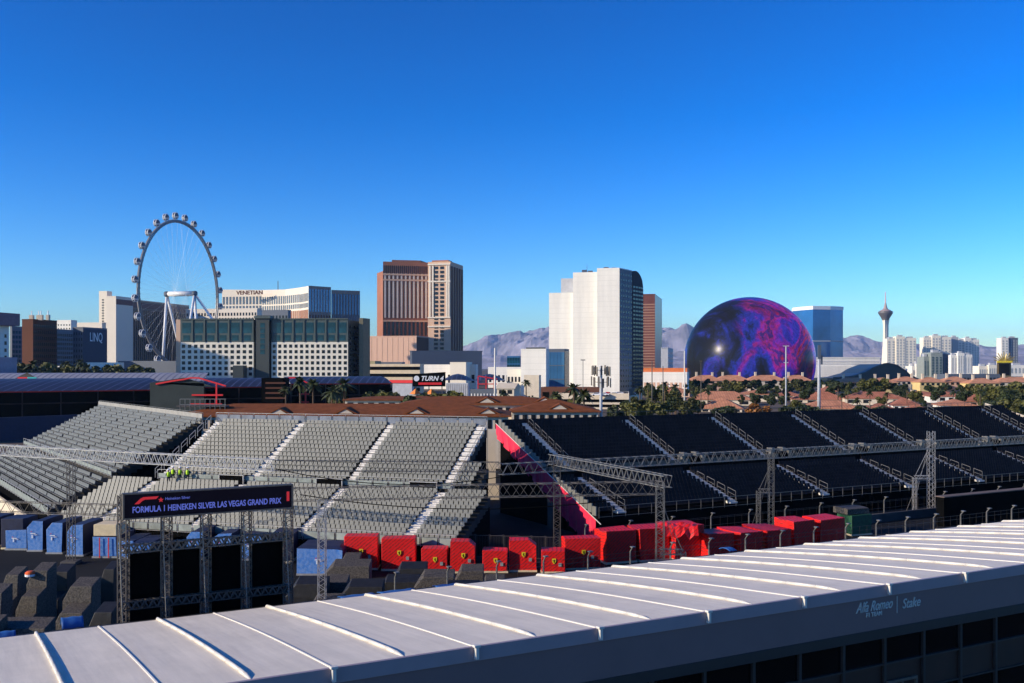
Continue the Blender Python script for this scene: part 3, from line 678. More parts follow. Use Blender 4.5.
# ------------------------------------------------------------------ freight crates
def crate(label,pL,pR,ytop,h,m,group,rz=0,depth=2.4,cut=0,emblem=None,name='freight_crate',base=True,Yv=None,cutside=1,wobble=.05,patches=True):
    if Yv is None: Yv=(H-h)*F/(ytop-Y0)
    X0,X1=XP(pL,Yv),XP(pR,Yv); w=(X1-X0)*(.96)/max(.6,math.cos(rz)); c=Vector(((X0+X1)/2,Yv+depth/2,0))
    r=thing(name,label,'crate',tuple(c),rz,group)
    hw=w/2; b0=.18
    prof=[(-hw,b0),(hw,b0),(hw,h-cut*h*.6 if cutside>0 else h),(hw-cut*w if cutside>0 else hw,h),(-hw+ (cut*w if cutside<0 else 0),h),(-hw,h-(cut*h*.6 if cutside<0 else 0))]
    if cut==0: prof=[(-hw,b0),(hw,b0),(hw,h),(-hw,h)]
    rnd=random.Random(label)
    vs=[];n=len(prof); ny=4
    for j in range(ny):
        y=-depth/2+depth*j/(ny-1)
        for x,z in prof: vs.append((x+rnd.uniform(-wobble,wobble),y+(rnd.uniform(-wobble,wobble)),z+(rnd.uniform(-wobble,wobble) if z>b0 else 0)))
    fs=[tuple(range(n)),tuple(range((ny-1)*n,ny*n))[::-1]]
    for j in range(ny-1):
        for i in range(n): fs.append((j*n+i,(j+1)*n+i,(j+1)*n+(i+1)%n,j*n+(i+1)%n))
    cvm=MB().add(vs,fs)
    if m is M['blue']: cvm.mi=[0]+[1]*(len(fs)-1); cvm.build('cover',[m,M['navy']],r,world=False,bevel=.05)  # only the front stays blue; navy sides and top are painted shade
    else: cvm.build('cover',m,r,world=False,bevel=.05)
    if base: MB().box((0,0,.09),(w+.1,depth+.1,.18)).build('pallet',M['alu'] if m in(M['blue'],) else M['wood'],r,world=False)
    yf=-depth/2-.07
    if emblem=='shield':
        sh=[(-.17,.22),(.17,.22),(.17,-.05),(0,-.26),(-.17,-.05)]
        ce=(w*.02,h*.56)
        MB().add([(ce[0]+x,yf,ce[1]+z) for x,z in sh]+[(ce[0]+x,yf+.02,ce[1]+z) for x,z in sh],[(0,4,3,2,1),(5,6,7,8,9)]+[(i,(i+1)%5,5+(i+1)%5,5+i) for i in range(5)]).build('shield_emblem',M['yellow'],r,world=False)
        hs_=[(-.05,-.14),(.0,-.06),(-.07,.02),(-.02,.10),(.03,.14),(.07,.08),(.03,.04),(.07,-.04),(.03,-.14)]
        MB().add([(ce[0]+x,yf-.012,ce[1]+z) for x,z in hs_],[tuple(range(9))[::-1]]).build('horse_mark',M['black'],r,world=False)
        if patches: MB().box((w*.27,yf,h*.40),(.26,.02,.3)).build('label_patch',M['railpane'],r,world=False)
    if emblem=='blue':
        MB().box((-.15,yf,h*.60),(.5,.02,.08)).box((-.22,yf,h*.50),(.12,.02,.3)).box((.12,yf,h*.555),(.3,.02,.05)).build('white_mark',M['whitep'],r,world=False)
        MB().box((-.3,yf-.004,h*.66),(.1,.02,.07)).build('red_mark',M['redp'],r,world=False)
    return r
gr='red covered freight crates in a row beyond the white tent'
RED=[('tall square red crate, leftmost of the red row',343,378,535,3.1,0,0),
('second tall red crate from the left with torn wrapping on top',381,416,537,3.0,0,0),
('low red crate right of the two tall square ones',421,448,547,2.3,0,0),
('red crate with slanted right shoulder left of the dark gap',450,475.5,540,2.9,.25,0),
('low red crate directly left of the steep-shouldered one below the dark gap',482,508,549,2.1,0,0),
('tall red crate with slanted right shoulder below the middle of the dark gap',509,537,539,2.9,.28,0),
('small low red crate at the foot of the magenta banner',541,566,549.5,2.1,0,0),
('wide red crate right of the magenta banner foot',563,600,537,2.9,0,R(8))]
for l,a,b,y,h,c,rz in RED: crate(l,a,b,y+1.5,h-.12,M['red'],gr,rz,depth=1.7,cut=c,emblem='shield')
RED2=[('dark-fronted red crate touching the left side of the lattice tower pair',600,633,531,3.0,0,2.6),
('dark-fronted red crate just behind the lattice tower',634,665,529,3.0,0,2.6),
('red crate with loose bright cover slipping off its top',667,700,526,3.2,0,3.5),
('low red crate right of the one with the loose cover',701,730,534,2.5,0,3.0),
('low flat red crate in the middle of the right half of the row',731,757,533,2.4,0,4.0),
('red crate left of the raised pair near the green crate',757,786,530,2.4,0,4.0),
('raised red crate, second from the right end of the row',786,812,521,3.0,0,3.0),
('raised red crate at the right end of the row',813,842,519,2.9,0,3.0)]
for l,a,b,y,h,c,dp in RED2: crate(l,a,b,y,h,M['red'],gr,R(22),depth=dp,cut=c,wobble=.09)
fl=thing('loose_tarp','crumpled bright red tarpaulin hanging over a crate by the lattice tower','tarpaulin',tuple(PT(676,90,3.2)))
vs=[];fs=[]
for i in range(9):
    for j in range(7):
        x=-1.6+i*.42; y=-1.9+j*.5; z=3.28-(.9 if j==0 else 0)*(.4+.6*abs(math.sin(i*1.3)))+.16*math.sin(i*1.7+j)+(.1 if j%2 else 0)
        vs.append(PT(676,92.5)+Vector((x,y,z)))
for i in range(8):
    for j in range(6): a=i*7+j; fs.append((a,a+7,a+8,a+1))
o=MB().add(vs,fs).build('sheet',M['red'],fl,smooth=False); sm=o.modifiers.new('s','SOLIDIFY'); sm.thickness=.03
crate('dark green tarpaulined crate right of the red row',846,870,515,2.2,M['green'],None,R(20),depth=2.4)
gc=crate('grey sheeted bundle lying on top of the dark green crate',842,868,515,.85,M['greytarp'],None,R(20),depth=2.3,base=False,name='sheeted_bundle',Yv=(H-2.2)*F/(515-Y0)+.1)
gc.location.z=2.05
gbn='blue covered freight crates at the left'
for l,a,b,y,h,c,cs,e in [
('low blue crate, leftmost of the blue row',5,27,530,2.0,.0,1,'blue'),
('first tall blue crate with slanted left shoulder',27,42.5,521,3.0,.38,-1,'blue'),
('second tall blue crate with slanted left shoulder',46,62.5,523,3.0,.36,-1,'blue'),
('third tall blue crate with slanted left shoulder, beside the wooden box',66,83.5,525,3.0,.34,-1,'blue'),
('blue crate with red straps carrying a pale wooden box',92,117,537,2.0,0,1,None),
('blue crate half hidden by the left column of the gantry',118,134,541,1.7,0,1,'blue'),
('low blue crate behind the first gantry bay',131,152,543,1.7,0,1,'blue'),
('blue crate with slanted shoulder behind the second gantry bay',186,203,532,2.6,.3,-1,'blue'),
('blue crate behind the third gantry column',213,232,534,2.4,.3,-1,'blue'),
('blue crate behind the last gantry bay',240,262,536,2.3,0,1,'blue'),
('dark blue crate touching the right column of the gantry',268,292,535,2.6,0,1,None),
('long blue container with slanted right end, left of the red crates',296,343,549,2.3,.12,1,'blue')]:
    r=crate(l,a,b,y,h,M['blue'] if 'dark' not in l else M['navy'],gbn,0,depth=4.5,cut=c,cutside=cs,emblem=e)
    if 'straps' in l:
        for sx in(-.42,.42): MB().box((sx,-2.36,1.0),(.09,.04,1.9)).build('strap',M['redp'],r,world=False)
wb=crate('pale wooden box resting on the strapped blue crate',93,117,527,3.15,M['wood'],None,0,depth=2.4,Yv=(H-2.0)*F/(537-Y0)+.15,base=False,name='wooden_box',wobble=.0)
wb.location.z=0
for ch in [c for c in COL.objects if c.parent==wb]:
    for v in ch.data.vertices:
        if v.co.z<.5: v.co.z=2.06
for i,(a,b,y,h,d) in enumerate([(-30,0,517,3.0,3),(1,24,519,3.0,3)]):
    crate(['navy covered container at the very left edge behind the low blue crate','navy covered container behind the first tall blue crate'][i],a,b,y,h,M['navy'],None,0,depth=d,name='covered_container')
# grey sheeted pallets, bottom left: stepped sheeted stacks
def stack(label,px0,px1,Yv,levels,h,rz=0,name='sheeted_stack',m=None,g='grey sheeted stacks at the bottom left'):
    X0,X1=XP(px0,Yv),XP(px1,Yv); w=X1-X0; r=thing(name,label,'stack',tuple(Vector(((X0+X1)/2,Yv,0))),rz,g)
    for k in range(levels):
        z1=h*(levels-k)/levels; z0=0; y0=-1.6*levels/2+ (levels-1-k)*-1.5+1.2; y0=-k*1.5
        sl_=w*.22
        vs=[(-w/2-sl_*(1.6),y0-1.5,max(0,z1-1.3)),(w/2,y0-1.5,max(0,z1-1.3)) ,(w/2,y0-1.4,z1-.35),(-w/2,y0-1.4,z1-.35),(w/2,y0,z1),(-w/2,y0,z1),(-w/2-sl_*1.6,y0,max(0,z1-1.3)),(w/2,y0,0),(-w/2-sl_*1.6,y0,0),(w/2,y0-1.5,0),(-w/2-sl_*1.6,y0-1.5,0)]
        fs=[(0,1,2,3),(3,2,4,5),(0,3,5,6),(1,9,7,4,2),(6,5,4,7,8),(10,9,1,0),(10,0,6,8),(8,7,9,10)]
        MB().add(vs,fs).build('sheeted_pallet',m or M['greytarp'],r,world=False,bevel=.04)
    return r
stack('grey sheeted pallet stack in three steps beside the orange disc',42,57,70,3,4.3)
stack('grey sheeted pallet stack in three steps nearest the gantry',80,101,66,3,4.1)
stack('grey sheeted pallet stack at the left picture edge',-12,13,65,2,3.9)
stack('wide low grey sheeted pallet in front of the left stacks',8,56,59,1,3.2)
stack('dark sheeted pallet between the stepped stacks and the gantry',112,122,72,1,4.0,m=M['darktarp'])
stack('grey sheeted pallet stack between the left edge stack and the orange disc',16,28,72,2,3.6)
stack('dark sheeted pallet stack between the two three-step stacks',61,76,74,2,3.4,m=M['darktarp'])
stack('dark sheeted pallet right beside the left column of the gantry',104,121,62,1,3.4,m=M['darktarp'])
stack('low dark sheeted pallet just behind the left end of the tent',60,100,57,1,2.6,m=M['darktarp'])
stack('mottled low pallet at the bottom left corner behind the tent',-20,8,58,1,3.6)
od=thing('orange_disc','small orange and white disc lying on the grey stack','disc',tuple(PT(30,68.5,3.9)))
MB().lathe(PT(30,68.5,3.75),[(.32,0),(.32,.1),(.2,.2),(.02,.22)],16).build('dome',mat('orange_plastic',(.8,.12,.02),.5),od); MB().lathe(PT(30,68.5,3.6),[(.33,0),(.33,.15)],16).build('rim',M['whitep'],od)
gd='dark sheeted pallets in front of the red crates'
for i,(a,b,Yv,h) in enumerate([(336,372,80,2.6),(352,385,74,2.3),(330,350,76,2.2),(388,420,77,2.0),(425,455,76,2.6),(448,480,73,2.4),(486,505,77,2.0),(510,540,74,1.7),(375,402,70,1.8),(300,330,74,2.5),(346,362,86,2.0),(402,428,80,2.4),(462,484,80,2.2),(540,566,78,1.6),(566,600,76,1.8),(430,450,70,1.9),(318,346,70,2.1),(405,425,69,1.7)]):
    stack(ORD[i]+' dark sheeted pallet from the left among those before the red crates' if i not in() else '',a,b,Yv,1,h,m=M['darktarp'] if i%2 else M['greytarp'],g=gd,name='sheeted_pallet')
# relabel by true left-to-right order
sp=sorted([o for o in COL.objects if o.get('group')==gd],key=lambda o:o.location.x/o.location.y)
for i,o in enumerate(sp): o['label']='dark sheeted pallet before the red crates, '+ORD[i]+' from the left'
# blue plastic sheets and ledge behind the tent
def sheet(label,px0,px1,p,z,h,name='blue_sheet',m='bluetarp'):
    a,b=s_t(p,px0),s_t(p,px1); vs=[];fs=[]; k=10
    for i in range(k+1):
        for j in range(4):
            vs.append(LG(a+(b-a)*i/k,p+j*.35,z+.015*math.sin(i*1.1+j)+(h if j in(1,2) else 0)))
    for i in range(k):
        for j in range(3): q_=i*4+j; fs.append((q_,q_+4,q_+5,q_+1))
    o=MB().add(vs,fs).build(name,M[m],None,smooth=True); s2=o.modifiers.new('s','SOLIDIFY'); s2.thickness=.05
    tag(o,label,'tarpaulin'); return o
sheet('blue sheet bundled on the back edge of the white roof at the left',62,84,48.6,6.3,.35)
sheet('long blue sheet behind the roof below the first red crates',344,378,49.0,6.0,.06)
sheet('blue sheet behind the roof below the second red crate',384,418,49.0,6.0,.06)
sheet('blue sheet behind the roof left of the slanted red crates',440,462,49.0,6.0,.06)
sheet('blue sheet behind the roof at the extreme left',-6,16,49,5.95,.3)
sheet('small blue sheet on the roof edge behind the right ribs',730,737,47.9,6.55,.1)
pl=thing('service_platform','narrow steel service platform running behind the white tent','platform',tuple(LG(20,50,0)),TH)
MB().prism([tuple(LG(s_t(49,-20),47.9,0)[:2]),tuple(LG(s_t(49,980),47.9,0)[:2]),tuple(LG(s_t(49,980),51,0)[:2]),tuple(LG(s_t(49,-20),51,0)[:2])],5.55,5.7).build('deck',M['darktarp'],pl)
lg=MB()
for i in range(30): 
    for p_ in(48.2,50.8): lg.tube(LG(s_t(49,-20)+i*2.6,p_,0),LG(s_t(49,-20)+i*2.6,p_,5.6),.05)
lg.build('legs',M['alu_dark'],pl)
# ------------------------------------------------------------------ workers
def person(label,loc,rz,arm=0,bend=0,hel=True):
    r=thing('person',label,'person',tuple(loc),rz,'workers in high visibility vests on the grandstand')
    P=[(0,0,.95),(0,0,1.15),(0,bend*.15,1.38),(0,bend*.2,1.52),(0,bend*.25,1.66),(0,bend*.25,1.75),
       (-.1,0,.88),(-.12,-.02,.48),(-.12,.02,.06),(-.12,-.16,.03),(.1,0,.88),(.13,.04,.48),(.14,.1,.06),(.14,-.08,.03),
       (-.2,bend*.15,1.38),(-.27,-.05,1.10),(-.22,-.22-arm*.2,1.0+arm*.2),(-.2,-.3-arm*.25,1.02+arm*.25),(.2,bend*.15,1.38),(.28,-.02,1.10),(.25,-.18,.92),(.24,-.26,.88)]
    Ed=[(0,1),(1,2),(2,3),(3,4),(4,5),(0,6),(6,7),(7,8),(8,9),(0,10),(10,11),(11,12),(12,13),(2,14),(14,15),(15,16),(16,17),(2,18),(18,19),(19,20),(20,21)]
    rad=[.15,.14,.15,.06,.10,.09,.10,.07,.05,.04,.10,.07,.05,.04,.07,.05,.04,.035,.07,.05,.04,.035]
    me=bpy.data.meshes.new('body'); me.from_pydata(P,Ed,[]); me.materials.append(M['cloth'])
    o=bpy.data.objects.new('body',me); COL.objects.link(o); o.parent=r
    sk=o.modifiers.new('skin','SKIN'); ls=me.skin_vertices[0].data if me.skin_vertices else None
    if ls is None:
        me.skin_vertices.new() if hasattr(me.skin_vertices,'new') else None
        ls=me.skin_vertices[0].data
    for i,rr in enumerate(rad): ls[i].radius=(rr,rr*.8)
    ls[0].use_root=True
    su=o.modifiers.new('sub','SUBSURF'); su.levels=1; su.render_levels=2
    MB().lathe((0,0,.98),[(.17,0),(.175,.1),(.185,.3),(.19,.42),(.12,.5),(.08,.52)],14).build('vest',M['hivis'],r,world=False,smooth=True)
    MB().lathe((0,bend*.25,1.60),[(.06,-.04),(.10,.0),(.115,.08),(.10,.14)],12).build('face',M['skin'],r,world=False,smooth=True)
    MB().lathe((0,bend*.25,1.72),[(.16,0),(.13,.02),(.12,.09),(.05,.13)],12).build('helmet',M['helmet'],r,world=False,smooth=True)
    return r
pz=GM['zm']
for l,px,pp,zz,a in [('worker in yellow vest on the aisle steps, lowest of the four',168.5,GM['pm']-.8,pz-.1,1),('worker in yellow vest standing leftmost on the walkway rail',173,GM['pm']+.7,pz,0),('worker in yellow vest in the middle of the walkway group',180,GM['pm']+.7,pz,1),('worker in yellow vest standing rightmost on the walkway',187.6,GM['pm']+.7,pz,0)]:
    s=s_of(mth,pp,px); person(l,WM(s,pp,zz),R(20*a),a)
# ------------------------------------------------------------------ left hospitality buildings with solar roofs
def canopy(label,pts,zt,ze,run,trim=True,name='canopy_building',mroof='solar'):
    """pts: (A,B) front eave line in world, roof rises over `run` metres to zt behind"""
    A,B=pts; d=(B-A).normalized(); n=Vector((-d.y,d.x,0)); r=thing(name,label,'building',tuple((A+B)/2))
    K=8; vs=[];fs=[]
    for i in range(2):
        P=A if i==0 else B
        for j in range(K+1):
            q_=j/K; vs.append(P+n*(run*q_)+Vector((0,0,ze+(zt-ze)*math.sin(q_*math.pi/2))))
    for j in range(K): fs.append((j,K+1+j,K+2+j,j+1))
    o=MB().add(vs,fs).build('roof',M[mroof],r); o.modifiers.new('s','SOLIDIFY').thickness=.3
    MB().prism([tuple((A+n*1.5)[:2]),tuple((B+n*1.5)[:2]),tuple((B+n*run)[:2]),tuple((A+n*run)[:2])],0,ze-.4).build('wall',M['black'],r)
    if trim:
        MB().tube(A+Vector((0,0,ze-.2)),B+Vector((0,0,ze-.2)),.2).build('eave_trim',M['redd'],r)
    L=(B-A).length; k=max(2,int(L/9))
    fl=MB()
    for zz in (ze*.35,ze*.68): fl.prism([tuple((A-n*.2)[:2]),tuple((B-n*.2)[:2]),tuple((B+n*1.6)[:2]),tuple((A+n*1.6)[:2])],zz,zz+.3)
    fl.build('balcony_floor',M['darkfloor'],r)
    for i in range(k+1):
        p=A+(B-A)*(i/k); MB().box(p+Vector((0,0,ze/2)),(.3,.3,ze)).build('column',M['darkfloor'],r)
    return r,n
A=PT(-60,262);B=PT(168,296)
Lc,nc=canopy('dark terrace building with curved navy panel roof and red eaves at the far left',(A,B),14.6,ZP(391,275),22)
A=PT(-20,335);B=PT(205,350)
c2,_=canopy('low building with pale ribbed metal roof behind the navy roofed terrace',(A,B),ZP(373,345),ZP(381,345),12,trim=False,mroof='metalroof')
# gable with round sign on it
sg=thing('gable_sign','small red and teal sign on the pale gable at the far left','sign',tuple(PT(26,330,0)))
MB().add([PT(4,331,ZP(384,331)),PT(47,331,ZP(384,331)),PT(27,331,ZP(372.5,331)),PT(4,331.4,ZP(384,331)),PT(47,331.4,ZP(384,331)),PT(27,331.4,ZP(372.5,331))],[(0,1,2),(5,4,3),(0,3,4,1),(1,4,5,2),(2,5,3,0)]).build('gable',M['concrete'],sg)
MB().box(PT(23,330.6,ZP(379,331)),(3.4,.2,1.3)).build('red_panel',M['redp'],sg); MB().box(PT(32,330.5,ZP(379,331)),(3.0,.2,1.3)).build('teal_panel',mat('teal_paint',(.05,.5,.45),.5),sg)
gb1=thing('gable_building','green-grey gabled hall outlined in red beside the terrace','building',tuple(PT(165,300,0)))
Yg=288; z_e=ZP(383,Yg); z_r=ZP(377.5,Yg)
MB().prism([tuple(PT(150,Yg)[:2]),tuple(PT(204,Yg)[:2]),tuple(PT(204,Yg+25)[:2]),tuple(PT(150,Yg+25)[:2])],0,z_e).build('wall',M['greenwall'],gb1)
MB().add([PT(150,Yg,z_e),PT(216,Yg,z_e-1.2),PT(184,Yg,z_r),PT(150,Yg+.3,z_e),PT(216,Yg+.3,z_e-1.2),PT(184,Yg+.3,z_r)],[(0,1,2),(5,4,3),(0,3,4,1),(1,4,5,2),(2,5,3,0)]).build('gable',M['greenwall'],gb1)
rt=MB(); 
rt.path([PT(156,Yg-.3,ZP(384,Yg)),PT(172,Yg-.3,ZP(381,Yg)),PT(183,Yg-.3,ZP(379.5,Yg)),PT(191,Yg-.3,ZP(377.8,Yg)),PT(199,Yg-.3,ZP(378,Yg)),PT(226,Yg-.3,ZP(386,Yg))],.3,4)
rt.tube(PT(216.5,Yg-.3,0),PT(216.5,Yg-.3,ZP(384,Yg)),.3)
rt.tube(PT(192,Yg-.3,ZP(395,Yg)),PT(223,Yg-.3,ZP(395,Yg)),.32); rt.tube(PT(190,Yg-.3,ZP(404,Yg)),PT(222,Yg-.3,ZP(404,Yg)),.25); rt.build('red_frame',M['redp'],gb1)
canopy('terrace building with navy panel roof beside the green-grey gable',(PT(205,305),PT(272,312)),ZP(378,320),ZP(387,305),15)
canopy('terrace building with navy panel roof behind the palms',(PT(291,318),PT(392,330)),ZP(376.5,335),ZP(383.5,320),16)
bb=thing('black_pavilion','black box pavilion with lit tiny sign between two navy roofs','pavilion',tuple(PT(275,300)))
MB().box(PT(275.5,304,ZP(378,300)/2),(6.6,8,ZP(378,300))).build('wall',M['black'],bb)
f=MB()
for k in range(4): f.box(PT(275.5,299.9,ZP(383+k*5,300)),(6.0,.2,.5))
f.build('cladding_rails',M['brown'],bb)
rt=MB(); rt.path([PT(288,311,ZP(378,311)),PT(296,311,ZP(377.5,311)),PT(312,311,ZP(385,311))],.3,4); rt.tube(PT(305.5,311,0),PT(305.5,311,ZP(383,311)),.3)
for y in(394,402): rt.tube(PT(299,311,ZP(y,311)),PT(309,311,ZP(y,311)),.28)
tag(rt.build('red_frame',M['redp'],None),'red steel frame standing right of the black pavilion','frame')
# scaffold walkway behind left stand
sw_=thing('access_walkway','grey scaffold walkway behind the left grandstand top','walkway',tuple(PT(205,170)))
m_=MB()
for k in range(10):
    p=PT(180+k*5,180); m_.tube(p+Vector((0,0,0)),p+Vector((0,0,12.2)),.07)
m_.tube(PT(180,180,12.2),PT(226,180,12.2),.09); m_.tube(PT(180,180,11.2),PT(226,180,11.2),.09); m_.build('railing',M['alu_mid'],sw_)
MB().box(PT(203,181,10.9),(9,2,.25)).build('deck',M['concrete'],sw_)
# navy hoarding left behind the left stand
nh=thing('hoarding','navy hoarding along the foot of the terrace building at the far left','hoarding',tuple(PT(20,235)))
MB().prism([tuple(PT(-60,230)[:2]),tuple(PT(100,262)[:2]),tuple(PT(100,263)[:2]),tuple(PT(-60,231)[:2])],0,ZP(417,245)).build('board',M['navy'],nh)
# ------------------------------------------------------------------ brown roofed apartments
def gable_house(name,label,px0,px1,Yv,ye,yr,roofm,wallm,depth=14,dormers=(),wins=0,hip=True,chim=(),group=None,u=U,v=V,over=.6,winm=None):
    A=PT(px0,Yv); B=hit(A,u,px1); ze=ZP(ye,Yv); zr=ZP(yr,Yv+depth/2)
    C=B+v*depth; D=A+v*depth
    r=thing(name,label,'house' if 'house' in name else 'building',tuple((A+B)/2),0,group)
    MB().prism([tuple(x[:2]) for x in(A,B,C,D)],0,ze).build('wall',wallm,r)
    a=A-u*over-v*over;b=B+u*over-v*over;c=C+u*over+v*over;d=D-u*over+v*over
    L=(B-A).length; hp=min(depth/2,L/2-.5) if hip else 0
    r1=(A+D)/2+u*(hp if hip else -over); r2=(B+C)/2-u*(hp if hip else -over)
    zv=lambda p,z:Vector((p.x,p.y,z))
    vs=[zv(a,ze),zv(b,ze),zv(c,ze),zv(d,ze),zv(r1,zr),zv(r2,zr),zv(a,ze-.25),zv(b,ze-.25),zv(c,ze-.25),zv(d,ze-.25)]
    rf=MB().add(vs,[(0,1,5,4),(1,2,5),(2,3,4,5),(3,0,4),(6,7,1,0),(7,8,2,1),(8,9,3,2),(9,6,0,3),(9,8,7,6)]).build('roof',roofm,r)
    for px in dormers:
        p=hit(A,u,px); k_=Yv/180; f0=p+v*(depth*.04); sl_=(zr-ze)/(depth/2+over)
        zz=ze+sl_*(depth*.04+over)+.05; w=1.35*k_; hh=.8*k_
        MB().add([zv(f0-u*w,zz),zv(f0+u*w,zz),zv(f0,zz+hh),zv(f0-u*w+v*.15,zz),zv(f0+u*w+v*.15,zz),zv(f0+v*.15,zz+hh)],[(0,1,2),(5,4,3),(0,3,4,1),(1,4,5,2),(2,5,3,0)]).build('dormer_gable',M['stucco'],rf)
        w2=w*1.7; h2=hh*1.3; f1=f0-v*.12; back=f0+v*min(depth*.45,(h2/max(.05,sl_))); t=.22
        MB().add([zv(f1-u*w2,zz-.05),zv(f1,zz+h2),zv(back,zz+h2),zv(f1+u*w2,zz-.05),zv(f1-u*w2,zz-.05-t),zv(f1,zz+h2-t),zv(back,zz+h2-t),zv(f1+u*w2,zz-.05-t)],[(0,1,2),(1,3,2),(4,6,5),(5,6,7),(4,5,1,0),(5,7,3,1)]).build('dormer_roof',roofm,rf)
    for px,h in chim:
        p=hit(A,u,px)+v*(depth*.45); MB().box(Vector((p.x,p.y,zr+h/2-.8)),(1.5,1.2,h+1.6),rz=math.atan2(u.y,u.x)).box(Vector((p.x,p.y,zr+h+.1)),(1.8,1.5,.2),rz=math.atan2(u.y,u.x)).build('chimney',M['stucco'],rf)
    if wins: panels(r,A,B,max(0,ze-2.6),ze-.5,wins,1,.55,.75,winm or M['darkwin'],out=.06,th=.2)
    return r
ah=Vector((1,0,0)); av=Vector((0,1,0))
gable_house('apartment_block','long brown shingle roof with cream dormers directly behind the middle grandstand',172,508,176,415.5,403.5,M['brownroof'],M['stucco'],depth=17,dormers=(278,345,416,488),wins=46,u=ah,v=av,hip=True)
gable_house('apartment_block','second brown roof behind the first, with dormer near its right end',400,560,215,404,396,M['brownroof'],M['stucco'],depth=16,dormers=(487,545),wins=20,u=ah,v=av)
gable_house('apartment_block','brown hipped roof block left of the cell tower',512,598,205,411,399,M['brownroof'],M['stucco'],depth=18,dormers=(560,),wins=10,u=ah,v=av)
gable_house('apartment_block','flat brown roof behind the far palms, left of the second brown roof',345,470,250,399.5,396,M['brownroof'],M['stucco'],depth=16,wins=12,u=ah,v=av)
# ------------------------------------------------------------------ hotels and towers
def block(name,label,pa,Yv,pb,pc,ytop,m,cat='building',depth=None,sidem=None,group=None,z0=0,u=U,v=V,parapet=True):
    A,B,C,D=foot(pa,Yv,pb,pc,depth,u,v); zt=ZP(ytop,Yv)
    r=thing(name,label,cat,tuple((A+B)/2),0,group)
    MB().prism([tuple(x[:2]) for x in(A,B,C,D)],z0,zt).build('wall',m,r)
    if sidem: 
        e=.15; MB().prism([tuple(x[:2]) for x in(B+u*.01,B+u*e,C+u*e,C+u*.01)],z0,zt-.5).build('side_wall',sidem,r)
    if parapet:
        c=(A+B+C+D)/4; k=1.015
        MB().prism([tuple((c+(x-c)*k)[:2]) for x in(A,B,C,D)],zt-.02,zt+(ytop<366)*max(.6,.0009*Yv)).build('parapet',m,r)
    return r,A,B,C,D,zt
# --- far left cluster
r,A,B,C,D,zt=block('hotel','pale tower at the left picture edge under a purple-brown crown',-80,600,-60,9,323,M['whitewall'],'hotel'); panels(r,B,C,8,zt-4,9,7,.3,.5,M['darkwin'])
r2,A,B,C,D,zt2=foot(-80,600,-60,20)+(0,) if False else (None,)*6
A,B,C,D=foot(-85,598,-55,20); MB().prism([tuple(x[:2]) for x in(A,B,C,D)],ZP(322.5,600),ZP(309,600)).build('crown',mat('plum_render',(.25,.15,.17),.8),r)
r,A,B,C,D,zt=block('podium_building','lilac low building with dark opening at the left picture edge',-40,480,-30,17,358,mat('lilac_render',(.35,.30,.36),.8),'building'); panels(r,B,C,0,zt-7,6,1,.6,.8,M['black']); 
r,A,B,C,D,zt=block('office_building','teal glass block between the pale tower and the brown brick one',10,720,12,33,327,M['slate']); panels(r,B,C,3,zt-2,7,12,.7,.6,M['tealwin'],cap=84)
r,A,B,C,D,zt=block('brick_building','dark brown brick building with four lit rooftop turrets',22,680,33,57,320,M['brown']); panels(r,B,C,3,zt-2,12,11,.5,.55,M['darkwin'])
for i,px in enumerate((25.5,32.5,34.8,42)):
    p=hit(A,U,px)+V*6; MB().box(Vector((p.x,p.y,zt+1.8)),(2.6 if i%2==0 else 2,2.6,3.6)).build('turret',M['stucco'],r); MB().tube((p.x,p.y,zt+3.5),(p.x,p.y,zt+6.5),.35,6).build('beacon',M['whitep'],r)
r,A,B,C,D,zt=block('office_building','grey-blue gridded block right of the brown brick building',54,760,57,74,330,M['slate']); panels(r,B,C,3,zt-2,9,12,.6,.6,M['darkwin'],cap=99)
r,A,B,C,D,zt=block('hotel','white stepped rooftop block behind the gridded building',57,900,71,77,321,M['whitewall'],'hotel'); panels(r,A,B,zt-12,zt-2,5,3,.4,.4,M['darkwin'])
r,A,B,C,D,zt=block('hotel','cream low slab behind the lettered hotel',77,950,102,106,323.5,M['cream'],'hotel'); panels(r,A,B,zt-10,zt-3,8,2,.5,.35,M['tan'])
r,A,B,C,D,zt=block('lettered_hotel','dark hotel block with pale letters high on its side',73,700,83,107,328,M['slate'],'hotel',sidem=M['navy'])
tx_=text('LINQ',9,M['whitep'],r,B+U*.4+(C-B)*.25+Vector((0,0,ZP(341,700))),(C-B),width=(C-B).length*.52,bold=.05)
panels(r,A,B,3,zt-2,4,10,.3,.5,M['darkwin'])
# low white buildings & trees area
r,A,B,C,D,zt=block('low_building','small white flat building under the lettered hotel',41,600,66,88,366,M['whitewall'],parapet=False); panels(r,A,B,0,zt-4,5,1,.5,.6,M['darkwin'])
r,A,B,C,D,zt=block('low_building','long white flat building behind the wheel foot',84,640,120,124,362.5,M['whitewall'],parapet=False); panels(r,A,B,2,zt-8,9,1,.5,.6,M['darkwin'])
r,A,B,C,D,zt=block('low_building','white low building at the foot of the wheel legs',118,760,176,180,361,M['slate'],parapet=False); panels(r,A,B,2,zt-6,12,1,.5,.6,M['darkwin'])
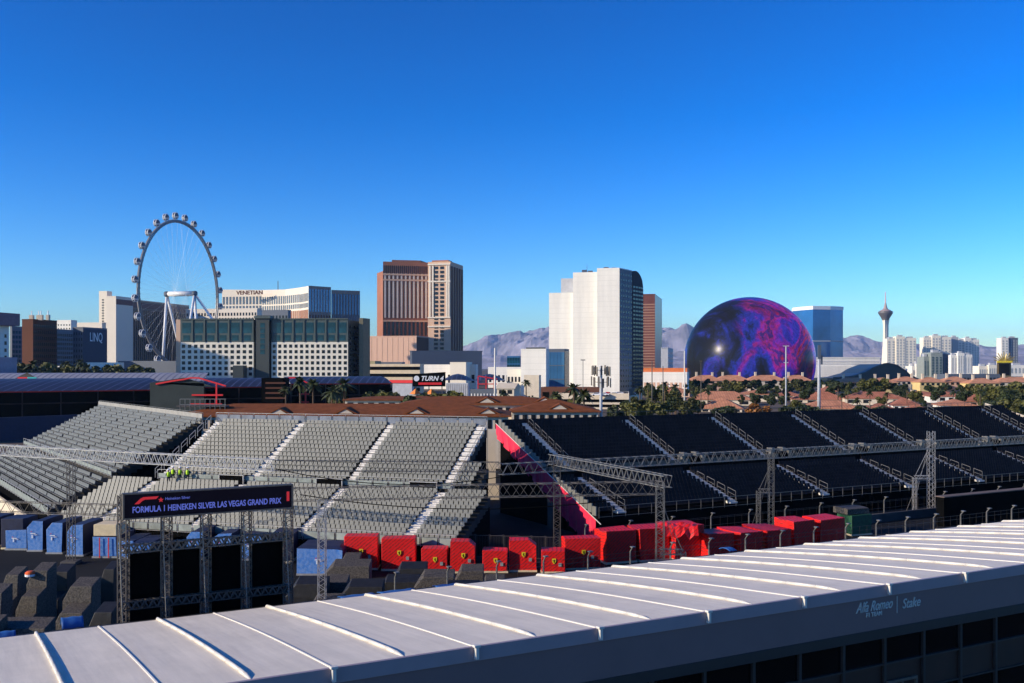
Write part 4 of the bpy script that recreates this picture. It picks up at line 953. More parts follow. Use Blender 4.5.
# --- cream slab hotel behind the wheel
r,A,B,C,D,zt=block('slab_hotel','narrow cream tower left of the observation wheel',99,1200,107,112,292,M['cream'],'hotel'); panels(r,A,B,30,zt-8,1,22,.25,.5,M['darkwin'],cap=22)
r,A,B,C,D,zt=block('slab_hotel','cream tower with shaded side left of the observation wheel',106,1150,116,133,297,M['cream'],'hotel'); panels(r,B,C,zt-9,zt-2,1,1,.98,.9,mat('maroon_band',(.12,.03,.03),.6))
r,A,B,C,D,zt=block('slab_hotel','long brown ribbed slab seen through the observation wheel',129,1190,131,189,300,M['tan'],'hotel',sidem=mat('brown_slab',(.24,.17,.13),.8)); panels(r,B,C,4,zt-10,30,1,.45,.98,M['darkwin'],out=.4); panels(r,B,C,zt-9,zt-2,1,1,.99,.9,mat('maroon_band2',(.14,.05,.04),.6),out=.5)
# --- hotel with lettered sign and wing (behind)
r=thing('resort_hotel','cream resort hotel with curved front and dark rooftop lettering','hotel',tuple(PT(290,1500)))
def curtain(pts,z0,z1,rw,wallm,winm,cols,rows,wf=.5,hf=.75,name='window',cap=30):
    MB().prism([tuple(p[:2]) for p in pts]+[tuple((pts[-1]+V*25)[:2]),tuple((pts[0]+V*25)[:2])],0,z1).build('wall',wallm,r)
Yv=1500; zt=ZP(289.5,Yv)
pts=[PT(222,1560),PT(262,1545),PT(285,1520),PT(300,1485),PT(308.5,1450)]
z1s=[ZP(289.5,1560),ZP(290,1545),ZP(289.5,1520),ZP(287.5,1485),ZP(286,1450)]
poly=pts+[PT(308.5,1520),PT(222,1620)]
MB().prism([tuple(p[:2]) for p in poly],0,z1s+[z1s[4],z1s[0]]).build('wall',M['cream'],r)
for i in range(4):
    A,B=pts[i],pts[i+1]; cols=[9,7,5,4][i]; zz=min(z1s[i],z1s[i+1])
    panels(r,A,B,zz-22,zz-9.5,cols+3,1,.5,.95,M['slatewin'],cap=40,out=.5,th=.8); panels(r,A,B,zz-31,zz-24,cols+3,1,.5,.95,M['slatewin'],cap=40,out=.5,th=.8)
    panels(r,A,B,2,zz-33,cols+3,1,.6,.98,M['orange'],cap=40,out=.5,th=.8,name='lower_pilaster')
B=pts[-1]; C=hit(B,Vector((.7,.71,0)),331)
dk=mat('taupe_render',(.30,.23,.20),.8)
MB().prism([tuple(p[:2]) for p in(B+Vector((.3,0,0)),C,C+Vector((-20,40,0)),B+Vector((0,60,0)))],0,ZP(285.6,1450)).build('wing',dk,r); panels(r,B,C,ZP(312,1450),ZP(288,1450),8,1,.6,.95,M['bluewin'],out=.5,th=.8); panels(r,B,C,4,ZP(313,1450),8,1,.5,.95,M['brown'],out=.5,th=.8,name='lower_pilaster')
D2=hit(C,Vector((.9,.43,0)),360); MB().prism([tuple(p[:2]) for p in(C+Vector((.5,.5,0)),D2,D2+Vector((-10,40,0)),C+Vector((0,60,0)))],0,ZP(291,1500)).build('wing',dk,r); panels(r,C,D2,4,ZP(294,1500),10,1,.7,.98,M['slate'],out=.5,th=.8); panels(r,C,D2,ZP(316,1500),ZP(294,1500),10,1,.5,.9,M['bluewin'],out=.8,th=.8)
text('VENETIAN',8.2,M['brown'],r,PT(236.5,1532,ZP(294.6,1532)),Vector((1,-.22,0)),width=44,ext=.5,bold=.2)
MB().tube(PT(278,1530,0),PT(278,1530,ZP(281,1530)),.6).build('mast',M['brown'],r)
r,A,B,C,D,zt=block('resort_wing','low cream wing with square windows below the lettered hotel',186,1280,257,262,310,M['cream'],'hotel'); panels(r,A,B,zt-16,zt-3,24,2,.55,.6,M['darkwin'])
r,A,B,C,D,zt=block('rooftop_block','grey stepped rooftop behind the green-topped hotel',262,900,288,291,311,M['slate'],'building'); panels(r,A,B,zt-8,zt-3,8,1,.55,.5,M['darkwin'])
# --- green-topped white hotel
r=thing('timeshare_hotel','broad hotel with white window grid below a teal glass crown','hotel',tuple(PT(265,620)))
A0=PT(180.5,640); Bx=hit(A0,Vector((.9985,-.055,0)),348); ud=(Bx-A0).normalized(); vd=Vector((-ud.y,ud.x,0))
zT=ZP(319.5,635); zM=ZP(342,635)
def seg(a,b,dp=14,z1=zM,m='ivory',z0=0,name='wall',dd=0): 
    P,Q=hit(A0,ud,a),hit(A0,ud,b); P=P+vd*dd;Q=Q+vd*dd
    MB().prism([tuple(x[:2]) for x in(P,Q,Q+vd*dp,P+vd*dp)],z0,z1).build(name,M[m],r); return P,Q
for a,b in((180.5,253.5),(271.5,348)):
    P,Q=seg(a,b); 
    P2,Q2=seg(a,b,z1=zT,m='greenframe',z0=zM+.02,name='crown')
    L=6 if a<200 else 7
    panels(r,P2,Q2,zM+5.4,zT-1.5,L,1,.72,.9,M['tealwin'],name='crown_window',cap=20); panels(r,P2,Q2,zM+.6,zM+4.8,L,1,.55,.85,M['tealwin'],name='crown_window',cap=20)
    panels(r,P,Q,1,zM-.8,L*2,9,.54,.58,M['darkwin'],cap=100)
    MB().prism([tuple(x[:2]) for x in(P-vd*.6,Q-vd*.6,Q+vd*1,P+vd*1)],zT,zT+.8).build('cornice',M['greenframe'],r)
    for k in range(1,L):
        p=P+(Q-P)*(k/L); MB().box(p+Vector((0,0,(zM+zT)/2))-vd*.15,(.7,.8,zT-zM),rz=math.atan2(ud.y,ud.x)).build('crown_mullion',M['greenframe'],r)
seg(253.5,271.5,dp=12,z1=zT,m='darkgreen',dd=2.5,name='recess_wall'); P,Q=seg(257,270,dp=8,z1=ZP(315,630),m='darkgreen',dd=-2,name='stair_tower'); MB().prism([tuple(x[:2]) for x in(P-vd*1-ud*1,Q-vd*1+ud*1,Q+vd*6+ud,P+vd*6-ud)],ZP(318,630),ZP(315.5,630)).build('tower_cap',M['greenframe'],r)
panels(r,P,Q,zM-8,zT-2,1,6,.35,.85,M['tealwin'],name='tower_window')
P,Q=hit(A0,ud,348.1),None; C=hit(P,V,364)
MB().prism([tuple(x[:2]) for x in(P,P+vd*.1,C,C+Vector((-12,6,0)))],0,zT-.4).build('side_wall',M['darkgreen'],r); panels(r,P,C,3,zT-3,4,12,.35,.5,M['darkwin'],cap=48)
MB().prism([tuple(x[:2]) for x in(PT(359,640),PT(363,640),PT(370,650),PT(362,655))],0,ZP(318,640)).build('end_pier',mat('olive_render',(.20,.18,.12),.8),r)
MB().prism([tuple(x[:2]) for x in(PT(176,640),PT(180.4,639.9),PT(180.4,650),PT(176,650))],0,ZP(319.5,640)).build('end_pier',M['tan'],r)
P=hit(A0,ud,243)-vd*6; MB().box(Vector((P.x,P.y,7)),(6.5,9,24),rz=0).build('service_core',M['darkgreen'],r)
cs=Vector((-.938,-.348,0)); cn=Vector((-.348,.938,0))
tw=thing('neighbour_tower','cream hotel tower standing beyond the left edge of the picture','hotel',tuple(cs*186+cn*675))
MB().prism([tuple((cs*a_+cn*b_)[:2]) for a_,b_ in((177,661),(196,661),(196,692),(177,692))],0,103).prism([tuple((cs*a_+cn*b_)[:2]) for a_,b_ in((177,656.5),(190,656.5),(190,660.9),(177,660.9))],0,92).build('wall',M['cream'],tw)
panels(tw,cs*177+cn*692,cs*177+cn*661,4,100,9,26,.45,.5,M['darkwin'],cap=100)
# --- twin brown resort tower
r=thing('resort_tower','tall brown and cream striped resort tower','hotel',tuple(PT(420,1600)))
dn=Vector((.975,.22,0)); A=PT(383,1650); B=hit(A,dn,428)
zt=ZP(262,1640)
MB().prism([tuple(x[:2]) for x in(A,B,B+V*40,A+V*40)],0,ZP(261.5,1650)).build('wall',M['orange'],r)
panels(r,A,B,ZP(318,1650),ZP(273,1650),11,1,.42,.99,mat('pale_stripe',(.66,.58,.50),.8),name='pilaster',out=1.2,th=2)
panels(r,A,B,ZP(318,1650),ZP(265,1650),22,1,.3,.99,M['darkwin'],name='window_strip',out=.8,th=2)
panels(r,A,B,ZP(336,1650),ZP(321,1650),11,1,.5,.9,M['darkwin'],name='window_strip',out=.8,th=2)
for y in(273.5,279,320): panels(r,A,B,ZP(y+1.6,1650),ZP(y,1650),1,1,1.0,1,M['tan'],name='cornice',out=1.8,th=3)
Wt=PT(377,1690); MB().prism([tuple(x[:2]) for x in(Wt,A+Vector((0,-1,0)),A+V*38,Wt+V*30)],0,ZP(271,1650)).build('west_wing',M['orange'],r)
MB().prism([tuple(x[:2]) for x in(A+dn*14+V*2,A+dn*62+V*2,A+dn*62+V*30,A+dn*14+V*30)],ZP(263,1650),ZP(259.5,1650)).build('penthouse',M['orange'],r)
A=PT(428,1600); B=hit(A,U,450.5); C=hit(B,V,463); ZZ=lambda y:ZP(y,1600)
MB().prism([tuple(x[:2]) for x in(A,B,C,A+C-B)],0,ZZ(262)).build('wall',M['tan'],r)
for k,x in enumerate((430,433,447,449)):
    p=hit(A,U,x); MB().box(Vector((p.x,p.y-.6,ZZ(292))),(2.4,2,ZZ(266)-ZZ(318)),rz=math.atan2(U.y,U.x)).build('pilaster',M['cream'],r)
for x in(436,442):
    p0=hit(A,U,x-2.2);p1=hit(A,U,x+2.2); panels(r,p0,p1,4,ZZ(266),1,26,.8,.62,M['darkwin'],cap=26,out=.8,th=2)
for y in(264,281,317,326): panels(r,A,B,ZZ(y+1.3),ZZ(y),1,1,1.0,1,M['cream'],name='cornice',out=1.8,th=3)
panels(r,B,C,4,ZZ(266),5,1,.5,.99,M['brown'],name='pilaster',out=1.2,th=2)
MB().prism([tuple(x[:2]) for x in(A+U*5+V*5,B-U*5+V*5,B-U*5+V*25,A+U*5+V*25)],ZZ(262),ZZ(260.2)).build('penthouse',M['orange'],r)
# --- pink box with wheel shadow, low sheds
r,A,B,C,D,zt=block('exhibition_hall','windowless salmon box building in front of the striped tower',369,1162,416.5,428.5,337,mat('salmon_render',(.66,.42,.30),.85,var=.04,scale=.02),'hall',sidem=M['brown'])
panels(r,A,B,0,zt-1,9,1,.03,1,M['tan'],name='panel_joint',out=.25)
r,A,B,C,D,zt=block('exhibition_hall','dark slate box right of the salmon box',410,980,412,482,351.5,M['slate'],'hall',u=U,v=Vector((.98,.2,0)))
r,A,B,C,D,zt=block('retail_building','long low white building under the slate box',372,820,476,478,364.5,M['whitewall'],parapet=False); panels(r,A,B,2,zt-5,18,1,.5,.5,M['darkwin'])
r,A,B,C,D,zt=block('retail_building','white box with dark doorway below the slate box',450,790,466,472,363,M['ivory'])
r,A,B,C,D,zt=block('parking_garage','cream three-level parking garage below the salmon box',368,700,420,424,364,M['stucco'],'garage',parapet=False); panels(r,A,B,0,zt-.5,1,4,1,.45,M['black'],name='deck_opening',out=.3)
MB().prism([tuple(x[:2]) for x in(A,hit(A,U,375),hit(A,U,375)+V*12,A+V*12)],zt,ZP(361,700)).build('stair_tower',mat('olive_render2',(.35,.32,.2),.8),r)
r,A,B,C,D,zt=block('office_building','blue glazed low block on the garage roof line',376,720,402,405,362,M['slate'],parapet=False); panels(r,A,B,zt-6,zt-1,8,1,.7,.7,M['tealwin'])
r,A,B,C,D,zt=block('retail_building','long white low building behind the light mast',488,860,550,553,367,M['whitewall'],parapet=False); panels(r,A,B,2,zt-4,14,1,.5,.5,M['darkwin'])
r,A,B,C,D,zt=block('low_shed','pale metal shed right of the black race sign',446,420,468,470,383,M['roofgrey'],parapet=False); panels(r,A,B,0,zt-.3,12,1,.1,.98,M['alu_dark'],name='wall_rib')
r,A,B,C,D,zt=block('low_shed','grey shed with red roof edge left of the race sign',392,400,412,414,383,M['roofgrey'],parapet=False); MB().prism([tuple(x[:2]) for x in(A-V*.4-U,B-V*.4+U,C+U,D-U)],zt,zt+1.2).build('roof',M['redp'],r)
r,A,B,C,D,zt=block('low_shed','grey shed in the distance between sign and white hall',470,430,508,510,389,M['slate'],parapet=False); panels(r,A,B,0,zt-.3,12,1,.3,.6,M['whitep'],name='door')
# tensile roofs
tt=thing('tensile_canopy','dark peaked canopy with red struts right of the race sign','canopy',tuple(PT(475,500)))
vs=[];fs=[];K=12
for i in range(K+1):
    px=440+i*(505-440)/K
    for j in range(5):
        y=500+j*8; zz=ZP(381,500)+ (ZP(374,500)-ZP(381,500))*abs(math.sin(i/K*math.pi*2))*math.sin(math.pi*j/4*.9+.15); vs.append((XP(px,500),y,zz))
for i in range(K):
    for j in range(4): a=i*5+j; fs.append((a,a+5,a+6,a+1))
MB().add(vs,fs).build('fabric',M['solar'],tt,smooth=True)
f=MB()
for px in(478,486,494): f.tube(PT(px,499,0),PT(px,499,ZP(376,499)),.35)
f.tube(PT(478,499,ZP(376,499)),PT(497,499,ZP(379,499)),.35); f.tube(PT(478,499,ZP(384,499)),PT(497,499,ZP(384,499)),.35); f.build('strut',M['redp'],tt)
# black sign TURN 4
sg=thing('race_sign','black board with white turn lettering and red stripe','sign',tuple(PT(429,320)))
z0=ZP(386.5,320);z1=ZP(373.5,320); w=XP(445.5,320)-XP(412.5,320)
bdm=MB().add([PT(412.5,320,z0),PT(445.5,320,z0),PT(445.5,320,ZP(372,320)),PT(412.5,320,ZP(374,320)),PT(412.5,320.4,z0),PT(445.5,320.4,z0),PT(445.5,320.4,ZP(372,320)),PT(412.5,320.4,ZP(374,320))],[(0,1,2,3),(7,6,5,4),(0,4,5,1),(1,5,6,2),(2,6,7,3),(3,7,4,0)]).build('board',M['black'],sg)
text('TURN 4',2.1,M['whitep'],bdm,PT(420.5,319.8,ZP(380.6,320)),Vector((1,0,0)),shear=.35,width=7.2,bold=.06,up=Vector((-.05,0,1)))
MB().lathe((0,0,0),[(.9,-.05),(.9,.05)],14).build('round_logo',M['whitep'],bdm,world=False).matrix_local=PM[sg.name].inverted()@Matrix.Translation(PT(416.5,319.8,ZP(378.5,320)))@Matrix.Rotation(R(90),4,'X')
MB().box(PT(430,319.8,ZP(383.6,320)),(w*.7,.1,.75)).build('red_stripe',M['redp'],bdm)
f=MB()
for px in(416,429,442): f.box(PT(px,320.8,z0/2+1),(.3,.3,z0+4))
f.build('post',M['alu_dark'],sg)
gl=['small orange tent at the foot of the race sign, left one','small orange tent at the foot of the race sign, right one']
for i,px in enumerate((415.5,431.5)):
    t_=thing('vendor_tent',gl[i],'tent',tuple(PT(px,310)),0,'orange tents below the race sign'); c=PT(px,310); hh=ZP(392,310)
    MB().box(c+Vector((0,0,hh/2-.3)),(2.2,2.2,hh-.6)).build('wall',M['stucco'],t_); MB().lathe(c+Vector((0,0,hh-.6)),[(1.9,0),(.1,1.6)],4).build('roof',mat('orange_roof',(.7,.2,.03),.7),t_)
mast=lambda px,yt,Yv,rr,label,arms=(),m='roofgrey',name='light_mast':None
def pole(label,px,yt,Yv,r=.12,arms=(),m='roofgrey',name='light_pole',group=None):
    b=PT(px,Yv); zt=ZP(yt,Yv); o=thing(name,label,'pole',tuple(b),0,group)
    MB().tube(b,b+Vector((0,0,zt)),r,8,r2=r*.7).build('shaft',M[m],o,smooth=True)
    for dz,w in arms: 
        MB().box(b+Vector((0,0,zt-dz)),(w,.25,.25)).build('cross_arm',M[m],o)
    MB().box(b+Vector((0,0,.3)),(r*5,r*5,.6)).build('base',M['concrete'],o)
    return o
pole('thin white mast rising in front of the slate box and mountains',495,348,300,.35,m='rib')
pole('thin floodlight mast left of the white tower corner',583,360,260,.10,arms=((0,1.2),),m='alu_dark')
pole('pale pole between the brown tower and the sphere, first from left',652,361,330,.22,m='alu_dark')
pole('thin pole before the orange roof, second right of the brown tower',663,366,330,.18,m='alu_dark')
pole('bright pole overlapping the left rim of the sphere',684.5,351,300,.26,m='rib')
pole('thin grey pole in front of the sphere, left side',701,361,330,.13,m='alu_dark',arms=((0,.8),))
pole('utility pole with three cross arms in front of the sphere',786,346,300,.28,arms=((0,1.8),(5,1.4),(9.5,1.6)),m='roofgrey',name='utility_pole')
o=pole('thick grey monopole in front of the blue glass tower',819,346,330,.6,m='roofgrey',name='cell_tower')
b=PT(819,330); MB().box(b+Vector((0,-.4,ZP(352,330))),(1.0,.5,4.5)).box(b+Vector((.9,0,ZP(360,330))),(.5,.5,3)).build('antenna',M['slate'],o)
# cell tower
b=PT(601,215); ct=thing('cell_tower','grey cell tower with three rings of antenna panels in front of the white tower','cell tower',tuple(b)); zt=ZP(366,215)
MB().tube(b,b+Vector((0,0,zt)),.38,10,r2=.3).build('shaft',M['roofgrey'],ct,smooth=True)
for lvl in range(2):
    zc=zt-.9-lvl*2.6
    rg=MB()
    for k in range(3):
        a=k*2.094+.3; rg.tube(b+Vector((math.cos(a)*1.6,math.sin(a)*1.6,zc)),b+Vector((math.cos(a+2.094)*1.6,math.sin(a+2.094)*1.6,zc)),.07); rg.tube(b+Vector((0,0,zc)),b+Vector((math.cos(a)*1.6,math.sin(a)*1.6,zc)),.07)
    rg.build('platform_ring',M['alu_dark'],ct)
    for k in range(12):
        a=k*.5236+.2*lvl; rr=2.1 if k%3 else 1.4; MB().box(b+Vector((math.cos(a)*rr,math.sin(a)*rr,zc+random.uniform(-.3,.3))),(.36,.2,2.0),rz=a+1.57).build('antenna',M['alu_dark'],ct)
# --- white slab tower
r=thing('white_tower','tall windowless white slab tower with dark arched east side','hotel',tuple(PT(600,600)))
Yt=640
A=PT(573,Yt); B=hit(A,U,597); MB().prism([tuple(x[:2]) for x in(A,B,B+V*30,A+V*30)],0,ZP(272.5,Yt)).build('wall',M['whitewall'],r)
VW=Vector((.5,.866,0)); A2=PT(597,Yt-9); B2=hit(A2,U,619.5); C2=hit(B2,VW,632); MB().prism([tuple(x[:2]) for x in(A2,B2,C2,A2+C2-B2)],0,ZP(269.6,Yt)).build('wall',M['whitewall'],r)
panels(r,B2,C2,2,ZP(270,Yt),3,1,.93,.99,M['slate'],name='side_shade',out=.2)  # slate over the white wall paints in the east face's shade
panels(r,B2,C2,4,ZP(273,Yt),5,22,.35,.4,M['darkwin'],cap=60,out=.3)
C3=hit(C2,VW,642.5); n_s=24; vs=[]; d3=(C3-C2); L3=d3.length
prof=[C2+d3*0+Vector((0,0,0)),C3]
arch=[C2+d3*(k/12)+Vector((0,0,ZP(285,Yt)+(ZP(269.5,Yt)-ZP(285,Yt))*max(0,math.sin(math.pi*(.3+.7*k/12)))**.5 if k<12 else ZP(285,Yt))) for k in range(13)]
bot=[Vector((p.x,p.y,0)) for p in arch]
vv=[p+U*.5 for p in bot]+[p+U*.5 for p in arch]+[p-U*14 for p in bot]+[p-U*14 for p in arch]; fs=[]
for k in range(12): fs+= [(k,k+1,13+k+1,13+k),(26+k,39+k,39+k+1,26+k+1),(13+k,13+k+1,39+k+1,39+k)]
fs+=[(12,38,51,25),(0,13,39,26)]
MB().add(vv,fs).build('arched_wing',M['darkside'],r); panels(r,C2+U*.5,C3+U*.5,4,ZP(284,Yt),4,26,.7,.45,M['darkwin'],cap=100,out=.1)
A=PT(549,Yt+8); B=hit(A,U,572.9); MB().prism([tuple(x[:2]) for x in(A,B,B+V*25,A+V*25)],0,ZP(292,Yt)).build('annex',M['whitewall'],r)
A=PT(561,Yt+25); B=hit(A,U,574); MB().prism([tuple(x[:2]) for x in(A,B,B+V*12,A+V*12)],ZP(292,Yt),ZP(275,Yt)).build('machine_room',M['roofgrey'],r)
for px,h in((583,2),(589,1.4),(605,1.6),(613,1.2)):
    p=hit(PT(573,Yt),U,px)+V*5; MB().box(Vector((p.x,p.y,ZP(272.5 if px<597 else 269.6,Yt)+h/2-.1)),(3,3,h)).build('rooftop_unit',M['slate'],r)
MB().tube(PT(587,Yt+5,ZP(272,Yt)),PT(587,Yt+5,ZP(263,Yt)),.15).build('rooftop_mast',M['alu_dark'],r)
# --- small white group left of it
r,A,B,C,D,zt=block('low_building','white cube building with slate east face left of the white tower',521,520,546,549,350,M['whitewall']); MB().prism([tuple(x[:2]) for x in(A+V*3+U*2,B+V*3-U*2,B+V*9-U*2,A+V*9+U*2)],zt,zt+1.4).build('rooftop_unit',M['darkgreen'],r)
r,A,B,C,D,zt=block('low_building','blue-grey glazed box attached to the white cube building',547,540,564.5,569,350,M['slate'],sidem=M['darkwin']); panels(r,A,B,4,zt-1,5,3,.94,.94,M['bluewin'])
r,A,B,C,D,zt=block('low_building','lower white hall with small windows left of the white cube',507,530,521,523,369,M['ivory'],parapet=False); panels(r,A,B,zt-7,zt-4,4,1,.5,.9,M['darkwin'])
r,A,B,C,D,zt=block('low_building','cream windowless block in front of the white cube building',524,430,539,541,375,M['stucco'],parapet=False); panels(r,A,B,0,3,3,1,.4,.8,M['darkwin'],name='door')
r,A,B,C,D,zt=block('low_building','distant teal glass box left of the white cube',507,900,520,521,356,M['bluewin'],parapet=False); panels(r,A,B,2,zt-1,5,4,.9,.85,M['tealwin'])
gable_house('storage_house','cream gabled store in front of the low white hall',497,514,400,388,383,M['stucco'],M['stucco'],depth=10,hip=False,wins=2)
# garage by the white tower with cars
r,A,B,C,D,zt=block('parking_garage','cream parking garage with cars on its roof deck before the white tower',556,430,629,642,395.5,M['stucco'],'garage',parapet=False)
panels(r,A,B,.4,zt-1.0,1,2,1,.5,M['black'],name='deck_opening',out=.3)
MB().prism([tuple(x[:2]) for x in(A,B,B+V*.3,A+V*.3)],zt,zt+1.1).build('parapet',M['stucco'],r); MB().prism([tuple(x[:2]) for x in(B,B+V*.01,C,C-U*.3)],zt,zt+3).build('ramp_wall',M['concrete'],r)
gA,gC,gz=A,C,zt
r,A,B,C,D,zt=block('low_building','dark recessed loading building at the foot of the white tower',541,500,600,603,387,M['brown'],parapet=False); panels(r,A,B,1,zt-2,6,1,.7,.8,M['black'],name='bay_door')
# cars
def car(label,c,rz,pm,g):
    r=thing('parked_car',label,'car',tuple(c),rz,g)
    pr=[(-2.2,.35),(-2.25,.75),(-1.6,.95),(-1.05,1.42),(.6,1.45),(1.25,.98),(2.15,.85),(2.25,.4)]
    vs=[(x,y,z) for y in(-.88,.88) for x,z in pr]; n=8
    MB().add(vs,[tuple(range(n)),tuple(range(n,2*n))[::-1]]+[(i,i+n,(i+1)%n+n,(i+1)%n) for i in range(n)]).build('body',pm,r,world=False,bevel=.08)
    gl=[(-1.45,1.0),(-1.0,1.36),(.52,1.38),(1.0,1.02)]
    MB().add([(x,y,z) for y in(-.90,.90) for x,z in gl],[(0,1,2,3),(7,6,5,4),(0,4,5,1),(2,6,7,3)]).build('window',M['darkwin'],r,world=False)
    for x in(-1.4,1.4):
        for y in(-.8,.8):
            w=MB(); w.tube((x,y-.12,.34),(x,y+.12,.34),.34,12); w.build('wheel',M['black'],r,world=False)
cg='cars parked on the garage roof'
for i,(px,dy,mm,l) in enumerate([(597,4,'carw','white car at the left end of the garage roof'),(604,6,'carw','second white car on the garage roof, beside a red one'),(608,16,'carr','dark red car further back on the garage roof'),(615,8,'carw','white car in the middle of the garage roof front row'),(620,20,'carw','white car in the back row of the garage roof'),(626,12,'card','dark car near the ramp wall of the garage roof'),(631,24,'carw','white car at the right back corner of the garage roof')]):
    p=PT(px,430+dy-12); car(l,(p.x,p.y,gz+.02),R(-13+(90 if i%3==2 else 0)),M[mm],cg)
for i,(px,Yv,mm,l) in enumerate([(404,330,'carw','white car parked left of the race sign'),(398,335,'card','dark car parked left of the race sign'),(390,332,'carw','white van-like car parked furthest left of the race sign'),(452,330,'carw','white car parked right of the race sign'),(322,250,'carw','white car glimpsed before the navy roofed terrace')]):
    car(l,tuple(PT(px,Yv,0)),R(10*i),M[mm],None)
# --- brown banded tower and small grey one
r,A,B,C,D,zt=block('banded_tower','slim bronze tower with horizontal bands behind the white tower',641,1700,655,662,295,M['bronze'],'hotel'); panels(r,A,B,6,zt-14,1,26,1,.32,mat('pale_band',(.42,.22,.13),.6),name='floor_band',out=.6,th=1.2,cap=30)
r,A,B,C,D,zt=block('grey_hotel','small grey block right of the bronze tower',661,1500,668,673,348.5,M['roofgrey'],'hotel'); panels(r,B,C,4,zt-3,6,5,.5,.5,M['darkwin'])
r,A,B,C,D,zt=block('orange_roofed_hall','low hall with bright orange roof edge left of the sphere',643,620,687,689,372,M['whitewall'],parapet=False); MB().prism([tuple(x[:2]) for x in(A+V*2,B+V*2,C,D)],zt,ZP(368,620)).build('roof',mat('vivid_orange',(.62,.16,.04),.7),r); panels(r,A,B,1,zt-4,10,1,.6,.5,M['peach'])
# ------------------------------------------------------------------ the sphere
Ys=1200; c=PT(749,Ys,ZP(361.5,Ys)); Rs=77.6
m=bpy.data.materials.new('sphere_display'); m.use_nodes=True; t=m.node_tree; b=t.nodes['Principled BSDF']; b.inputs['Base Color'].default_value=(.010,.010,.011,1); b.inputs['Roughness'].default_value=.25; b.inputs['Specular IOR Level'].default_value=.10
tc=t.nodes.new('ShaderNodeTexCoord')
def nn_(scale,det,dist,off,rough=.6):
    mp=t.nodes.new('ShaderNodeMapping'); mp.inputs['Location'].default_value=off; t.links.new(tc.outputs['Object'],mp.inputs['Vector'])
    n=t.nodes.new('ShaderNodeTexNoise'); n.inputs['Scale'].default_value=scale; n.inputs['Detail'].default_value=det; n.inputs['Distortion'].default_value=dist; n.inputs['Roughness'].default_value=rough
    t.links.new(mp.outputs[0],n.inputs['Vector']); return n
nA=nn_(.016,5,1.6,(3,1,7),.6)
sp=t.nodes.new('ShaderNodeSeparateXYZ'); t.links.new(tc.outputs['Object'],sp.inputs[0])
def math_(op,a,b_=None):
    n=t.nodes.new('ShaderNodeMath'); n.operation=op
    for i,x in enumerate((a,b_)):
        if x is None: continue
        if isinstance(x,(int,float)): n.inputs[i].default_value=x
        else: t.links.new(x,n.inputs[i])
    return n.outputs[0]
gx=math_('MULTIPLY',sp.outputs[0],.0018)
gz2=math_('MULTIPLY',sp.outputs[2],.0009)
gx=math_('ADD',gx,gz2)
gx=math_('ADD',gx,-.028)
fa=math_('ADD',nA.outputs['Fac'],gx)
cr=t.nodes.new('ShaderNodeValToRGB'); t.links.new(fa,cr.inputs[0])
els=[(.30,(.002,.002,.004)),(.37,(.006,.01,.06)),(.43,(.012,.025,.30)),(.49,(.04,.02,.33)),(.54,(.16,.012,.28)),(.585,(.28,.012,.16)),(.62,(.03,.012,.20)),(.66,(.10,.008,.14)),(.70,(.30,.006,.025)),(.75,(.01,.003,.02))]
cr.color_ramp.elements[0].position=els[0][0]; cr.color_ramp.elements[0].color=(*els[0][1],1); cr.color_ramp.elements[1].position=els[-1][0]; cr.color_ramp.elements[1].color=(*els[-1][1],1)
for p_,cc in els[1:-1]: e=cr.color_ramp.elements.new(p_); e.color=(*cc,1)
nB=nn_(.15,6,1.5,(9,2,1),.75); mrB=t.nodes.new('ShaderNodeMapRange'); mrB.inputs['From Min'].default_value=.3; mrB.inputs['From Max'].default_value=.62; mrB.inputs['To Min'].default_value=.25; mrB.inputs['To Max'].default_value=1.25; t.links.new(nB.outputs['Fac'],mrB.inputs['Value'])
nC=nn_(.014,3,.8,(21,5,2),.5); mrC=t.nodes.new('ShaderNodeMapRange'); mrC.inputs['From Min'].default_value=.40; mrC.inputs['From Max'].default_value=.52; mrC.inputs['To Min'].default_value=.12; mrC.inputs['To Max'].default_value=1.0; t.links.new(nC.outputs['Fac'],mrC.inputs['Value'])
ms=math_('MULTIPLY',mrB.outputs[0],mrC.outputs[0])
t.links.new(cr.outputs[0],b.inputs['Emission Color']); t.links.new(ms,b.inputs['Emission Strength'])
M['sphere']=m
sph=thing('sphere_venue','huge spherical venue glowing blue, purple and magenta','arena',(c.x,c.y,0))
vs=[];fs=[];nl,nk=96,56
t0=math.acos(-c.z/Rs) # bottom angle
for j in range(1,nk+1):
    a=t0*j/nk
    for i in range(nl): th=2*math.pi*i/nl; vs.append((Rs*math.sin(a)*math.cos(th),Rs*math.sin(a)*math.sin(th),Rs*math.cos(a)))
vs.append((0,0,Rs)); top=len(vs)-1
for j in range(nk-1):
    for i in range(nl): fs.append((j*nl+i,(j+1)*nl+i,(j+1)*nl+(i+1)%nl,j*nl+(i+1)%nl))
for i in range(nl): fs.append((top,i,(i+1)%nl))
o=MB().add(vs,fs).build('display_shell',m,sph,world=False,smooth=True); o.location=(0,0,c.z)
MB().lathe((0,0,0),[(74,0),(74,3)],48).build('base_ring',M['concrete'],sph,world=False)
